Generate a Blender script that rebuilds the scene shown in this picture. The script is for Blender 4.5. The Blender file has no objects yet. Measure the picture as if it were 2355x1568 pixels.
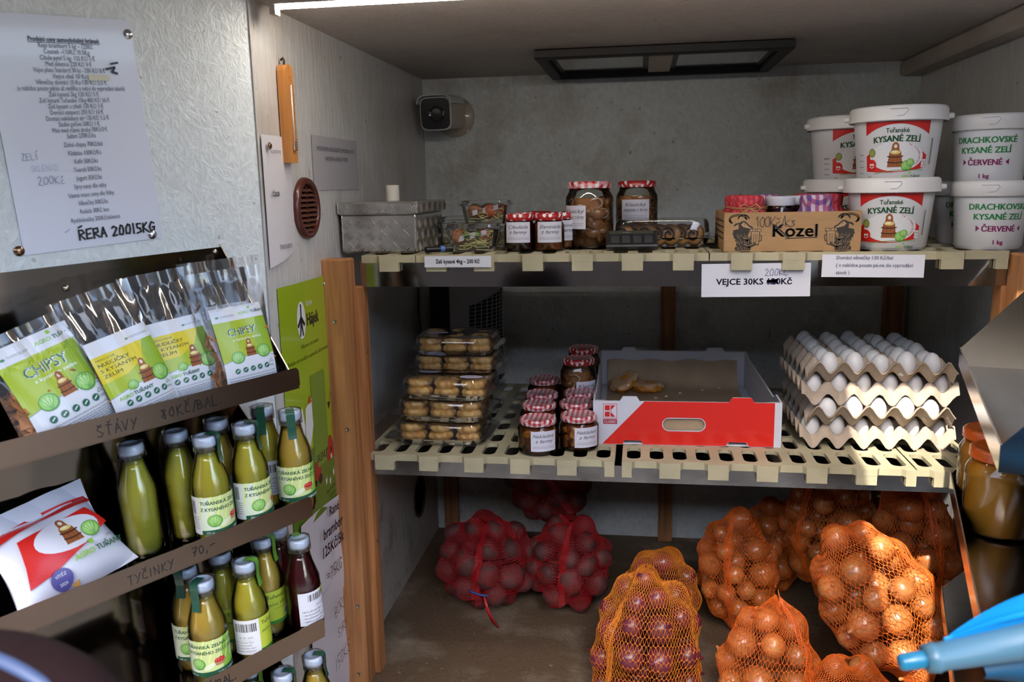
import bpy, bmesh, math, random
import numpy as np
from mathutils import Vector, Matrix, Euler
S=bpy.context.scene; COL=S.collection; D=bpy.data; PI=math.pi
R=math.radians
rnd=random.Random(7)
# ---------------------------------------------------------------- camera
FPX=1950.; CX,CY=1177.5,784.
def cam_axes(y,p,r):
    fw=np.array([math.sin(y)*math.cos(p),math.cos(y)*math.cos(p),math.sin(p)]); rt=np.array([math.cos(y),-math.sin(y),0]); up=np.cross(rt,fw)
    return np.array([math.cos(r)*rt+math.sin(r)*up,-math.sin(r)*rt+math.cos(r)*up,fw])
RT=cam_axes(-0.1530,-0.1805,-0.0196); CP=np.array([0,0,1.5])
cd=D.cameras.new('camera'); cam=D.objects.new('camera',cd); COL.objects.link(cam)
cd.sensor_width=36; cd.lens=FPX/2355*36; cd.clip_start=.02; cd.clip_end=100
cam.matrix_world=Matrix(((RT[0][0],RT[1][0],-RT[2][0],0),(RT[0][1],RT[1][1],-RT[2][1],0),(RT[0][2],RT[1][2],-RT[2][2],1.5),(0,0,0,1)))
cd.dof.use_dof=True; cd.dof.focus_distance=1.75; cd.dof.aperture_fstop=6.3
S.camera=cam
def ray(px,py): return RT.T@np.array([(px-CX)/FPX,-(py-CY)/FPX,1.])
def at(px,py,ax,val):                      # the real point seen at a pixel on a known plane
    r=ray(px,py); i='xyz'.index(ax); t=(val-CP[i])/r[i]; return Vector(CP+t*r)
# ---------------------------------------------------------------- light
S.view_settings.view_transform='Standard'; S.view_settings.look='None'; S.view_settings.gamma=1; S.view_settings.use_curve_mapping=False
S.view_settings.exposure=0.0
S.cycles.max_bounces=8; S.cycles.transparent_max_bounces=24; S.cycles.sample_clamp_indirect=4; S.cycles.caustics_reflective=False; S.cycles.caustics_refractive=False
w=D.worlds.new('sky'); S.world=w; w.use_nodes=True; wt=w.node_tree; bg=wt.nodes['Background']
sky=wt.nodes.new('ShaderNodeTexSky'); sky.sky_type='NISHITA'; sky.sun_disc=False; sky.sun_elevation=R(48); sky.sun_rotation=R(180); sky.dust_density=2.0
wt.links.new(sky.outputs[0],bg.inputs[0]); bg.inputs[1].default_value=1.0
SUN_E,SUN_A=R(50),R(-14)     # elevation, azimuth to the right of the viewer's back
sd=D.lights.new('sun','SUN'); sd.energy=9; sd.angle=R(.6); sd.color=(1,.93,.82); so=D.objects.new('sun',sd); COL.objects.link(so)
sdir=Vector((-math.sin(SUN_A)*math.cos(SUN_E),math.cos(SUN_A)*math.cos(SUN_E),-math.sin(SUN_E)))
so.rotation_euler=sdir.to_track_quat('-Z','Y').to_euler(); so.location=(0,-3,6)
# ---------------------------------------------------------------- materials
def new_mat(name):
    m=D.materials.new(name); m.use_nodes=True; nt=m.node_tree; return m,nt,nt.nodes['Principled BSDF']
MC={}
def mat(name,col=(.5,.5,.5),rough=.5,metal=0,bump=0,bscale=60,var=0,vscale=8,coat=0,spec=.5,trans=0,emit=None,sss=0,stretch=(1,1,1),col2=None,coords='Object',alpha=1):
    if name in MC: return MC[name]
    m,nt,p=new_mat(name); N=nt.nodes; L=nt.links
    p.inputs['Base Color'].default_value=(*col,1); p.inputs['Roughness'].default_value=rough; p.inputs['Metallic'].default_value=metal
    p.inputs['Coat Weight'].default_value=coat; p.inputs['Coat Roughness'].default_value=.05; p.inputs['Specular IOR Level'].default_value=spec; p.inputs['Transmission Weight'].default_value=trans
    p.inputs['Alpha'].default_value=alpha
    if sss: p.inputs['Subsurface Weight'].default_value=sss; p.inputs['Subsurface Radius'].default_value=(.01,.008,.005)
    if emit: p.inputs['Emission Color'].default_value=(*emit[0],1); p.inputs['Emission Strength'].default_value=emit[1]
    if var or bump:
        tc=N.new('ShaderNodeTexCoord'); mp=N.new('ShaderNodeMapping'); mp.inputs['Scale'].default_value=stretch; L.new(tc.outputs[coords],mp.inputs[0])
    if var:
        n=N.new('ShaderNodeTexNoise'); n.inputs['Scale'].default_value=vscale; n.inputs['Detail'].default_value=6; L.new(mp.outputs[0],n.inputs[0])
        r=N.new('ShaderNodeValToRGB'); r.color_ramp.elements[0].position=.3; r.color_ramp.elements[1].position=.7
        c2=col2 or tuple(c*(1-var) for c in col); r.color_ramp.elements[0].color=(*c2,1); r.color_ramp.elements[1].color=(*col,1)
        L.new(n.outputs[0],r.inputs[0]); L.new(r.outputs[0],p.inputs['Base Color'])
    if bump:
        n=N.new('ShaderNodeTexNoise'); n.inputs['Scale'].default_value=bscale; n.inputs['Detail'].default_value=5; L.new(mp.outputs[0],n.inputs[0])
        b=N.new('ShaderNodeBump'); b.inputs['Strength'].default_value=1; b.inputs['Distance'].default_value=bump; L.new(n.outputs[0],b.inputs['Height']); L.new(b.outputs[0],p.inputs['Normal'])
    MC[name]=m; return m
def film(name,tint=(1,1,1),rough=.03,refl=1.0,haze=0.0,bump=0,bscale=40):
    if name in MC: return MC[name]
    m=D.materials.new(name); m.use_nodes=True; nt=m.node_tree; N=nt.nodes; L=nt.links; N.clear()
    o=N.new('ShaderNodeOutputMaterial'); t=N.new('ShaderNodeBsdfTransparent'); t.inputs[0].default_value=(*tint,1)
    g=N.new('ShaderNodeBsdfGlossy'); g.inputs['Roughness'].default_value=rough; lw=N.new('ShaderNodeFresnel'); lw.inputs[0].default_value=1.5
    mu=N.new('ShaderNodeMath'); mu.operation='MULTIPLY'; mu.inputs[1].default_value=refl; L.new(lw.outputs[0],mu.inputs[0])
    x=N.new('ShaderNodeMixShader'); L.new(mu.outputs[0],x.inputs[0]); L.new(t.outputs[0],x.inputs[1]); L.new(g.outputs[0],x.inputs[2]); out=x
    if haze:
        d=N.new('ShaderNodeBsdfDiffuse'); d.inputs[0].default_value=(.8,.82,.85,1); y=N.new('ShaderNodeMixShader'); y.inputs[0].default_value=haze; L.new(x.outputs[0],y.inputs[1]); L.new(d.outputs[0],y.inputs[2]); out=y
    if bump:
        tc=N.new('ShaderNodeTexCoord'); n=N.new('ShaderNodeTexNoise'); n.inputs['Scale'].default_value=bscale; n.inputs['Detail'].default_value=1; L.new(tc.outputs['Object'],n.inputs[0])
        b=N.new('ShaderNodeBump'); b.inputs['Distance'].default_value=bump; L.new(n.outputs[0],b.inputs['Height']); L.new(b.outputs[0],g.inputs['Normal']); L.new(b.outputs[0],lw.inputs['Normal'])
    L.new(out.outputs[0],o.inputs[0]); MC[name]=m; return m
def osb_mat(name,col,flake=1.0,dirt=(.3,.25,.2),damt=.3,bumpd=.0025,rough=.45,coords='Object',vertical=False,dirtscale=3,flsz=1.0):
    m,nt,p=new_mat(name); N=nt.nodes; L=nt.links; tc=N.new('ShaderNodeTexCoord')
    hs=None
    for k,(rot,sc) in enumerate([((20,35,25),1),((80,-40,75),1.2),((-30,15,-50),.9),((60,70,110),1.4)]):
        mp=N.new('ShaderNodeMapping'); mp.vector_type='TEXTURE'; th=(18,74,-42,128)[k]; mp.inputs['Rotation'].default_value=(0,0,0) if vertical else (0,R(th),R(th+9))
        mp.inputs['Location'].default_value=(k*3.1,k*1.7,k*.9)
        mp.inputs['Scale'].default_value=(.011,.011,.16-.02*k) if vertical else (.12/sc/flsz,.014/sc/flsz,.014/sc/flsz); L.new(tc.outputs[coords],mp.inputs[0])
        n=N.new('ShaderNodeTexNoise'); n.inputs['Scale'].default_value=1; n.inputs['Detail'].default_value=2.5; n.inputs['Distortion'].default_value=.4; L.new(mp.outputs[0],n.inputs[0])
        if hs is None: hs=n.outputs[0]
        else:
            a=N.new('ShaderNodeMath'); a.operation='MAXIMUM'; L.new(hs,a.inputs[0]); L.new(n.outputs[0],a.inputs[1]); hs=a.outputs[0]
    b=N.new('ShaderNodeBump'); b.inputs['Strength'].default_value=flake; b.inputs['Distance'].default_value=bumpd*4; L.new(hs,b.inputs['Height']); L.new(b.outputs[0],p.inputs['Normal'])
    n=N.new('ShaderNodeTexNoise'); n.inputs['Scale'].default_value=dirtscale; n.inputs['Detail'].default_value=9; n.inputs['Roughness'].default_value=.65; L.new(tc.outputs[coords],n.inputs[0])
    r=N.new('ShaderNodeValToRGB'); r.color_ramp.elements[0].position=.5; r.color_ramp.elements[1].position=.72; r.color_ramp.elements[0].color=(0,0,0,1); r.color_ramp.elements[1].color=(damt,)*3+(1,); L.new(n.outputs[0],r.inputs[0])
    sp=N.new('ShaderNodeTexNoise'); sp.inputs['Scale'].default_value=70; sp.inputs['Detail'].default_value=0; L.new(tc.outputs[coords],sp.inputs[0])
    sr=N.new('ShaderNodeValToRGB'); sr.color_ramp.elements[0].position=.80; sr.color_ramp.elements[1].position=.82; sr.color_ramp.elements[0].color=(0,0,0,1); sr.color_ramp.elements[1].color=(.7,.7,.7,1); L.new(sp.outputs[0],sr.inputs[0])
    ad=N.new('ShaderNodeMath'); ad.operation='MAXIMUM'; L.new(r.outputs[0],ad.inputs[0]); L.new(sr.outputs[0],ad.inputs[1])
    hr=N.new('ShaderNodeMapRange'); hr.inputs[1].default_value=.45; hr.inputs[2].default_value=.75; hr.inputs[3].default_value=.86; hr.inputs[4].default_value=1.05; L.new(hs,hr.inputs[0])
    x=N.new('ShaderNodeMix'); x.data_type='RGBA'; x.inputs[6].default_value=(*col,1); x.inputs[7].default_value=(*dirt,1); L.new(ad.outputs[0],x.inputs[0])
    y=N.new('ShaderNodeMix'); y.data_type='RGBA'; y.blend_type='MULTIPLY'; y.inputs[0].default_value=1; L.new(x.outputs[2],y.inputs[6]); L.new(hr.outputs[0],y.inputs[7]); L.new(y.outputs[2],p.inputs['Base Color'])
    p.inputs['Roughness'].default_value=rough; MC[name]=m; return m
def wood_mat(name,c1,c2,scale=1,axis='Z',rough=.55):
    m,nt,p=new_mat(name); N=nt.nodes; L=nt.links; tc=N.new('ShaderNodeTexCoord'); mp=N.new('ShaderNodeMapping')
    s=[28*scale]*3; s['XYZ'.index(axis)]=1.4*scale; mp.inputs['Scale'].default_value=s; L.new(tc.outputs['Object'],mp.inputs[0])
    n=N.new('ShaderNodeTexNoise'); n.inputs['Scale'].default_value=1.3; n.inputs['Detail'].default_value=5; n.inputs['Distortion'].default_value=1.2; L.new(mp.outputs[0],n.inputs[0])
    r=N.new('ShaderNodeValToRGB'); e=r.color_ramp.elements; e[0].position=.32; e[1].position=.62; e[0].color=(*c2,1); e[1].color=(*c1,1); L.new(n.outputs[0],r.inputs[0]); L.new(r.outputs[0],p.inputs['Base Color'])
    b=N.new('ShaderNodeBump'); b.inputs['Distance'].default_value=.0006; L.new(n.outputs[0],b.inputs['Height']); L.new(b.outputs[0],p.inputs['Normal']); p.inputs['Roughness'].default_value=rough; MC[name]=m; return m
def pattern_mat(name,kind,ca,cb,s,rough=.35,cc=None,coat=.3):
    """kind 'gingham' or 'dots' in the object's x/y and height"""
    m,nt,p=new_mat(name); N=nt.nodes; L=nt.links; tc=N.new('ShaderNodeTexCoord'); sx=N.new('ShaderNodeSeparateXYZ'); L.new(tc.outputs['UV'],sx.inputs[0])
    def mth(op,a,b=None):
        n=N.new('ShaderNodeMath'); n.operation=op
        for i,v in enumerate((a,b)):
            if v is None: continue
            if isinstance(v,(int,float)): n.inputs[i].default_value=v
            else: L.new(v,n.inputs[i])
        return n.outputs[0]
    X=mth('MULTIPLY',sx.outputs[0],1/s); Y=mth('MULTIPLY',sx.outputs[1],1/s)
    if kind=='gingham':
        a=mth('GREATER_THAN',mth('FRACT',X),.5); b=mth('GREATER_THAN',mth('FRACT',Y),.5); f=mth('MULTIPLY',mth('ADD',a,b),.5)
        r=N.new('ShaderNodeValToRGB'); r.color_ramp.interpolation='CONSTANT'; e=r.color_ramp.elements; e[0].color=(*cb,1); e[1].position=.75; e[1].color=(*ca,1); q=r.color_ramp.elements.new(.25); q.color=(*(cc or tuple((i+j)/2 for i,j in zip(ca,cb))),1); L.new(f,r.inputs[0]); L.new(r.outputs[0],p.inputs['Base Color'])
    else:
        row=mth('FLOOR',Y); sh=mth('MULTIPLY',mth('MODULO',row,2),.5)
        dx=mth('SUBTRACT',mth('FRACT',mth('ADD',X,sh)),.5); dy=mth('SUBTRACT',mth('FRACT',Y),.5)
        dd=mth('ADD',mth('MULTIPLY',dx,dx),mth('MULTIPLY',dy,dy)); f=mth('LESS_THAN',dd,.075)
        x=N.new('ShaderNodeMix'); x.data_type='RGBA'; L.new(f,x.inputs[0]); x.inputs[6].default_value=(*ca,1); x.inputs[7].default_value=(*cb,1); L.new(x.outputs[2],p.inputs['Base Color'])
    p.inputs['Roughness'].default_value=rough; p.inputs['Coat Weight'].default_value=coat; MC[name]=m; return m
# ---------------------------------------------------------------- mesh builder
class MB:
    def __init__(s): s.v=[]; s.f=[]; s.m=[]; s.uv={}; s.M=None
    def add(s,vs,fs,mi=0,M=None,uvs=None):
        n=len(s.v); M=M or s.M
        for k,v in enumerate(vs):
            s.v.append(tuple(M@Vector(v)) if M else tuple(v))
            if uvs: s.uv[n+k]=uvs[k]
        for f in fs: s.f.append(tuple(i+n for i in f)); s.m.append(mi)
        return s
    def box(s,c,d,mi=0,M=None,taper=1.0,bev=0):
        x,y,z=c; a,b,h=d[0]/2,d[1]/2,d[2]/2; t=taper
        if bev:
            e=min(bev,a*.9,b*.9,h*.9); vs=[];fs=[]
            for zz,k in ((-h,e),(-h+e,0),(h-e,0),(h,e)):
                for (i,j) in ((-1,-1),(1,-1),(1,1),(-1,1)):
                    # chamfered corners
                    vs.append((x+i*(a-k)-(i*e*.3 if k==0 else 0)*0,y+j*(b-k),z+zz))
            for r in range(3):
                for q in range(4): fs.append((r*4+q,r*4+(q+1)%4,(r+1)*4+(q+1)%4,(r+1)*4+q))
            fs+= [(3,2,1,0),(12,13,14,15)]
            return s.add(vs,fs,mi,M)
        vs=[(x-a*t,y-b*t,z-h),(x+a*t,y-b*t,z-h),(x+a*t,y+b*t,z-h),(x-a*t,y+b*t,z-h),(x-a,y-b,z+h),(x+a,y-b,z+h),(x+a,y+b,z+h),(x-a,y+b,z+h)]
        return s.add(vs,[(3,2,1,0),(4,5,6,7),(0,1,5,4),(1,2,6,5),(2,3,7,6),(3,0,4,7)],mi,M)
    def lathe(s,prof,n=32,mi=0,M=None,sq=0,fn=None,cap=True,uvplan=False):
        """prof: (r,z) list; sq>0 makes it squarish"""
        vs=[];fs=[];uvs=[]
        for (r,z) in prof:
            for k in range(n):
                a=2*PI*k/n; rr=r
                if sq: rr=r*(1+sq*(1-abs(math.cos(2*a))))**1*1.0
                if fn: rr=fn(rr,a,z)
                vs.append((rr*math.cos(a),rr*math.sin(a),z)); uvs.append((rr*math.cos(a)+ .0,rr*math.sin(a)-z*.9))
        for i in range(len(prof)-1):
            for k in range(n): fs.append((i*n+k,i*n+(k+1)%n,(i+1)*n+(k+1)%n,(i+1)*n+k))
        if cap:
            if prof[0][0]>1e-6: fs.append(tuple(range(n-1,-1,-1)))
            if prof[-1][0]>1e-6: fs.append(tuple((len(prof)-1)*n+k for k in range(n)))
        return s.add(vs,fs,mi,M,uvs)
    def tube(s,pts,r,n=8,mi=0,M=None,closed=False,cap=True):
        P=[Vector(p) for p in pts]; vs=[];fs=[]; m=len(P); prev=None
        for i,p in enumerate(P):
            t=(P[(i+1)%m]-P[i-1]) if closed else (P[min(i+1,m-1)]-P[max(i-1,0)])
            t.normalize()
            if prev is None: u=t.orthogonal().normalized()
            else: u=(prev-t*prev.dot(t)); u=u.normalized() if u.length>1e-6 else t.orthogonal().normalized()
            prev=u; w=t.cross(u); rr=r[i] if isinstance(r,(list,tuple)) else r
            for k in range(n):
                a=2*PI*k/n; vs.append(p+u*(rr*math.cos(a))+w*(rr*math.sin(a)))
        for i in range(m if closed else m-1):
            for k in range(n): j=(i+1)%m; fs.append((i*n+k,i*n+(k+1)%n,j*n+(k+1)%n,j*n+k))
        if cap and not closed: fs+=[tuple(range(n-1,-1,-1)),tuple((m-1)*n+k for k in range(n))]
        return s.add(vs,fs,mi,M)
    def grid(s,fn,nu,nv,mi=0,M=None,cu=False,cv=False,uv=None):
        vs=[];fs=[];uvs=[]; U=nu if cu else nu+1; V=nv if cv else nv+1
        for i in range(U):
            for j in range(V): vs.append(fn(i/nu,j/nv)); uvs.append((i/nu,j/nv) if uv is None else uv(i/nu,j/nv))
        for i in range(nu):
            for j in range(nv):
                a,b=i%U,(i+1)%U; c,d=j%V,(j+1)%V; fs.append((a*V+c,b*V+c,b*V+d,a*V+d))
        return s.add(vs,fs,mi,M,uvs)
    def prism(s,poly,h,mi=0,M=None,axis='z',z0=0):
        """extrude a 2D polygon; axis z: (x,y)->z, y: (x,z)->y"""
        n=len(poly); P=(lambda a,b,t:(a,b,t)) if axis=='z' else ((lambda a,b,t:(a,t,b)) if axis=='y' else (lambda a,b,t:(t,a,b)))
        vs=[P(a,b,z0) for a,b in poly]+[P(a,b,z0+h) for a,b in poly]
        fs=[tuple(range(n-1,-1,-1)),tuple(range(n,2*n))]+[(i,(i+1)%n,n+(i+1)%n,n+i) for i in range(n)]
        return s.add(vs,fs,mi,M)
    def build(s,name,mats,parent=None,smooth=False,loc=None,rot=None,mw=None,auto=None):
        me=D.meshes.new(name); me.from_pydata(s.v,[],s.f)
        if not isinstance(mats,(list,tuple)): mats=[mats]
        for m in mats: me.materials.append(m)
        if len(mats)>1: me.polygons.foreach_set('material_index',s.m)
        if s.uv:
            ul=me.uv_layers.new(name='UVMap'); li=np.zeros(len(me.loops),dtype=np.int32); me.loops.foreach_get('vertex_index',li)
            arr=np.zeros((len(s.v),2),dtype=np.float32)
            for k,q in s.uv.items(): arr[k]=q
            ul.data.foreach_set('uv',arr[li].ravel())
        me.validate()
        bm=bmesh.new(); bm.from_mesh(me); bmesh.ops.recalc_face_normals(bm,faces=bm.faces); 
        if smooth: 
            for f in bm.faces: f.smooth=True
            if auto is not None:
                for e in bm.edges:
                    if len(e.link_faces)==2 and e.calc_face_angle(0)>auto: e.smooth=False
        bm.to_mesh(me); bm.free()
        o=D.objects.new(name,me); COL.objects.link(o)
        if parent: o.parent=parent
        if mw is not None: o.matrix_world=mw
        if loc is not None: o.location=loc
        if rot is not None: o.rotation_euler=rot
        return o
def tag(o,label=None,cat=None,group=None,kind=None):
    if label: o['label']=label
    if cat: o['category']=cat
    if group: o['group']=group
    if kind: o['kind']=kind
    return o
def thing(name,label,cat,mw=None,loc=None,rotz=0,group=None):
    o=D.objects.new(name,None); COL.objects.link(o); o.empty_display_size=.02
    if mw is not None: o.matrix_world=mw
    elif loc is not None: o.location=loc; o.rotation_euler=(0,0,rotz)
    return tag(o,label,cat,group)
def kids(o): return [c for c in D.objects if c.parent==o]
def dup(o,mw,label=None,group=None,depth=0,scale=None):
    def rec(a,par):
        b=a.copy(); COL.objects.link(b); b.parent=par
        if par: b.matrix_parent_inverse=a.matrix_parent_inverse.copy()
        for c in kids(a): rec(c,b)
        return b
    r=rec(o,None); r.matrix_world=mw
    if label: r['label']=label
    if group: r['group']=group
    return r
def T(x,y,z): return Matrix.Translation((x,y,z))
def RZ(a): return Matrix.Rotation(a,4,'Z')
def RX(a): return Matrix.Rotation(a,4,'X')
def RY(a): return Matrix.Rotation(a,4,'Y')
def SC(a,b,c): return Matrix.Diagonal((a,b,c,1))
# ---------------------------------------------------------------- flat print on real surfaces
TXC={}
def text_mesh(s,bold=0,sp=1.0):
    k=(s,bold,sp)
    if k in TXC: return TXC[k]
    c=D.curves.new('t','FONT'); c.body=s; c.size=1; c.resolution_u=2; c.offset=0 if 'M' in s else min(bold,.010); c.space_character=sp
    o=D.objects.new('t',c); COL.objects.link(o); dg=bpy.context.evaluated_depsgraph_get()
    me=o.evaluated_get(dg).to_mesh(); vs=[(v.co.x,v.co.y) for v in me.vertices]; fs=[tuple(p.vertices) for p in me.polygons]
    o.evaluated_get(dg).to_mesh_clear()
    if bold>.012:
        d_=(bold-.010)*.9; n=len(vs); b0,f0=list(vs),list(fs); vs=[]; fs=[]
        for k,dx in enumerate((-d_,d_)): vs+=[(a+dx,b) for a,b in b0]; fs+=[tuple(i+k*n for i in f) for f in f0]
    D.objects.remove(o); D.curves.remove(c)
    TXC[k]=(vs,fs); return TXC[k]
class Art:
    """flat printed shapes, mapped by fn(u,v,h) onto a surface"""
    def __init__(s,fn,cut=0,lift=.00025,cutv=0): s.fn=fn; s.cut=cut; s.cutv=cutv; s.items=[]; s.cols=[]; s.h=lift; s.dh=.00003 if cut else .000015
    def ci(s,col):
        if col not in s.cols: s.cols.append(col)
        return s.cols.index(col)
    def poly(s,col,pts): s.items.append(([tuple(p) for p in pts],[tuple(range(len(pts)))],s.ci(col),s.h)); s.h+=s.dh; return s
    def polys(s,col,lst):
        for p in lst: s.items.append(([tuple(q) for q in p],[tuple(range(len(p)))],s.ci(col),s.h))
        s.h+=s.dh; return s
    def rect(s,col,x0,y0,x1,y1): return s.poly(col,[(x0,y0),(x1,y0),(x1,y1),(x0,y1)])
    def ell(s,col,x,y,a,b,n=24,rot=0): return s.poly(col,[(x+a*math.cos(t)*math.cos(rot)-b*math.sin(t)*math.sin(rot),y+a*math.cos(t)*math.sin(rot)+b*math.sin(t)*math.cos(rot)) for t in [2*PI*k/n for k in range(n)]])
    def stroke(s,col,pts,w):
        L=[]
        for (a,b),(c,d) in zip(pts,pts[1:]):
            l=math.hypot(c-a,d-b) or 1e-9; nx,ny=-(d-b)/l*w/2,(c-a)/l*w/2; ex,ey=(c-a)/l*w*.35,(d-b)/l*w*.35
            L.append([(a-ex+nx,b-ey+ny),(a-ex-nx,b-ey-ny),(c+ex-nx,d+ey-ny),(c+ex+nx,d+ey+ny)])
        return s.polys(col,L)
    def text(s,col,t,x,y,size,width=None,align='c',bold=0,rot=0,shear=0,arc=None,flip=False,sq=1):
        vs,fs=text_mesh(t,bold)
        if not vs: return s
        x0=min(v[0] for v in vs); x1=max(v[0] for v in vs); W=x1-x0; sx=size*sq if width is None else width/W
        off={'l':-x0,'c':-(x0+x1)/2,'r':-x1}[align]; out=[]
        for a,b in vs:
            u=(a+off)*sx+shear*b*size; v=b*size
            if flip: u=-u
            if arc: v+= -arc*(u*u)
            out.append((x+u*math.cos(rot)-v*math.sin(rot),y+u*math.sin(rot)+v*math.cos(rot)))
        s.items.append((out,fs,s.ci(col),s.h)); s.h+=s.dh*.3; return s
    def dashes(s,col,x,y,w,n,dy,h,seed=1,gap=.25):
        r=random.Random(seed); L=[]
        for i in range(n):
            u=x
            while u<x+w*.98:
                l=min(r.uniform(2,6)*h,x+w-u); L.append([(u,y-i*dy),(u+l,y-i*dy),(u+l,y-i*dy+h),(u,y-i*dy+h)]); u+=l+h*.7
        return s.polys(col,L)
    def barcode(s,x,y,w,h,seed=3):
        r=random.Random(seed); u=x; L=[]
        while u<x+w:
            b=r.choice((1,1,2,3))*w/60; L.append([(u,y),(u+b,y),(u+b,y+h),(u,y+h)]); u+=b+r.choice((1,1,2))*w/60
        return s.polys((.03,.03,.03),L)
    def build(s,name,parent,rough=.5,mw=None):
        bm=bmesh.new()
        lay=bm.verts.layers.float.new('h')
        for vs,fs,ci,h in s.items:
            bv=[bm.verts.new((a,b,0)) for a,b in vs]
            for v in bv: v[lay]=h
            for f in fs:
                if len(set(f))<3: continue
                try: q=bm.faces.new([bv[i] for i in f]); q.material_index=ci
                except ValueError: pass
        if s.cut: bmesh.ops.triangulate(bm,faces=[f for f in bm.faces if len(f.verts)>4])
        for ax_,c_ in ((0,s.cut),(1,s.cutv)):
            if not c_ or not bm.verts: continue
            xs=[v.co[ax_] for v in bm.verts]; k=math.ceil(min(xs)/c_); mx=max(xs); no=(1,0,0) if ax_==0 else (0,1,0)
            while k*c_<mx:
                p=k*c_; F_=[f for f in bm.faces if min(v.co[ax_] for v in f.verts)<p<max(v.co[ax_] for v in f.verts)]
                if F_:
                    E_={e for f in F_ for e in f.edges}; V_={v for f in F_ for v in f.verts}
                    bmesh.ops.bisect_plane(bm,geom=list(V_)+list(E_)+F_,plane_co=tuple(p*q for q in no),plane_no=no,dist=1e-7)
                k+=1
        for v in bm.verts: v.co=Vector(s.fn(v.co.x,v.co.y,v[lay]))
        me=D.meshes.new(name); bm.to_mesh(me); bm.free()
        for c in s.cols:
            me.materials.append(ink(c,rough))
        o=D.objects.new(name,me); COL.objects.link(o)
        if parent: o.parent=parent
        if mw is not None: o.matrix_world=mw
        return o
def ink(c,rough=.5):
    if isinstance(c,str): return MC[c]
    return mat('ink_%02x%02x%02x'%tuple(int(255*x) for x in c),c,rough)
def xz(u,v,h): return (u,-h,v)            # print on a plane facing -y
def cyl(r,taper=0,z0=0,sgn=1):                      # print wrapped on an upright cylinder facing -y
    def f(u,v,h):
        rr=r+taper*(v-z0); a=u/r; return ((rr+h)*math.sin(a),-(rr+h)*math.cos(a),v)
    return f
WHITE=(.8,.8,.82); BLACK=(.015,.015,.018)
# ================================================================ THE SETTING
XL,XR,YB,YF,ZC,ZF=-.675,.785,2.66,1.46,1.83,.36
osb_in=osb_mat('painted_osb_inner',(.66,.72,.74),.5,(.28,.20,.13),.75,.0012,.4)
osb_left=osb_mat('painted_osb_side',(.61,.61,.60),.4,(.34,.24,.16),.6,.0015,.35,vertical=True)
osb_dirty=osb_mat('painted_osb_stained',(.50,.44,.38),.7,(.16,.09,.05),.9,.0012,.6,vertical=True,dirtscale=6)
osb_door=osb_mat('painted_osb_door',(.80,.86,.89),.55,(.42,.40,.36),.25,.0016,.42,flsz=1.5)
ceil_m=osb_mat('ceiling_board',(.52,.47,.43),.3,(.3,.22,.16),.5,.0008,.6)
floor_m=osb_mat('worn_floor_board',(.135,.088,.052),.8,(.36,.31,.23),.8,.0012,.6,dirtscale=5)
def struct(name,mb,m,parent=None,**k):
    o=mb.build(name,m,parent,**k)
    if not parent: o['kind']='structure'
    return o
struct('wall_back',MB().box(((XL+XR)/2,YB+.01,(ZC+ZF)/2),(XR-XL+.04,.02,ZC-ZF+.04)),osb_in)
wl=struct('wall_left',MB().box((XL-.01,(YF+YB)/2,(ZC+.9)/2),(.02,YB-YF,ZC-.9)),osb_left)
struct('stained_board',MB().box((XL-.01,(YF+YB)/2,(.9+.1)/2),(.02,YB-YF,.8)),osb_dirty,wl)
struct('wall_right',MB().box((XR+.01,(1.72+YB)/2,(ZC+ZF)/2),(.02,YB-1.72,ZC-ZF)),osb_left)
struct('ceiling',MB().box(((XL+XR)/2,(YF+YB)/2+.0,ZC+.01),(XR-XL+.04,YB-YF,.02)),ceil_m)
struct('floor',MB().box(((XL+XR)/2,(YF+YB)/2,ZF-.01),(XR-XL+.04,YB-YF+.0,.02)),floor_m)
# edge of the side wall under the door panel and the front rail below the floor board
struct('trim_1',MB().box(((XL+XR)/2,YF-.01,.18),(XR-XL+.1,.02,.34)),osb_dirty)
# sun-blocking slab added out of view: deeper on the left, shorter on the right
sun_blocker_m=mat('sun_blocker_board',(.35,.30,.26),.7)
struct('sun_blocker',MB().prism([(-1.9,2.8),(-1.9,.05),(.19,.05),(.27,1.22),(1.9,1.22),(1.9,2.8)],.05,z0=1.92),sun_blocker_m)
ground=struct('ground',MB().box((0,0,-.05),(40,40,.1)),mat('paving',(.13,.115,.10),.8,var=.3,vscale=2,bump=.004,bscale=30))
# unseen wall added behind the viewer to cut sky light and darken reflections
struct('sky_blocker_wall',MB().box((-1.8,-3.1,1.45),(11,.3,2.9)),mat('sky_blocker_boards',(.11,.07,.05),.8,var=.4,vscale=3,stretch=(8,1,.5)))
# corner rail along the right ceiling edge
struct('trim_2',MB().box((XR-.03,(1.5+YB)/2,ZC-.022),(.058,YB-1.5,.042),bev=.006),mat('rail_paint',(.42,.36,.31),.55,var=.15))
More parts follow.
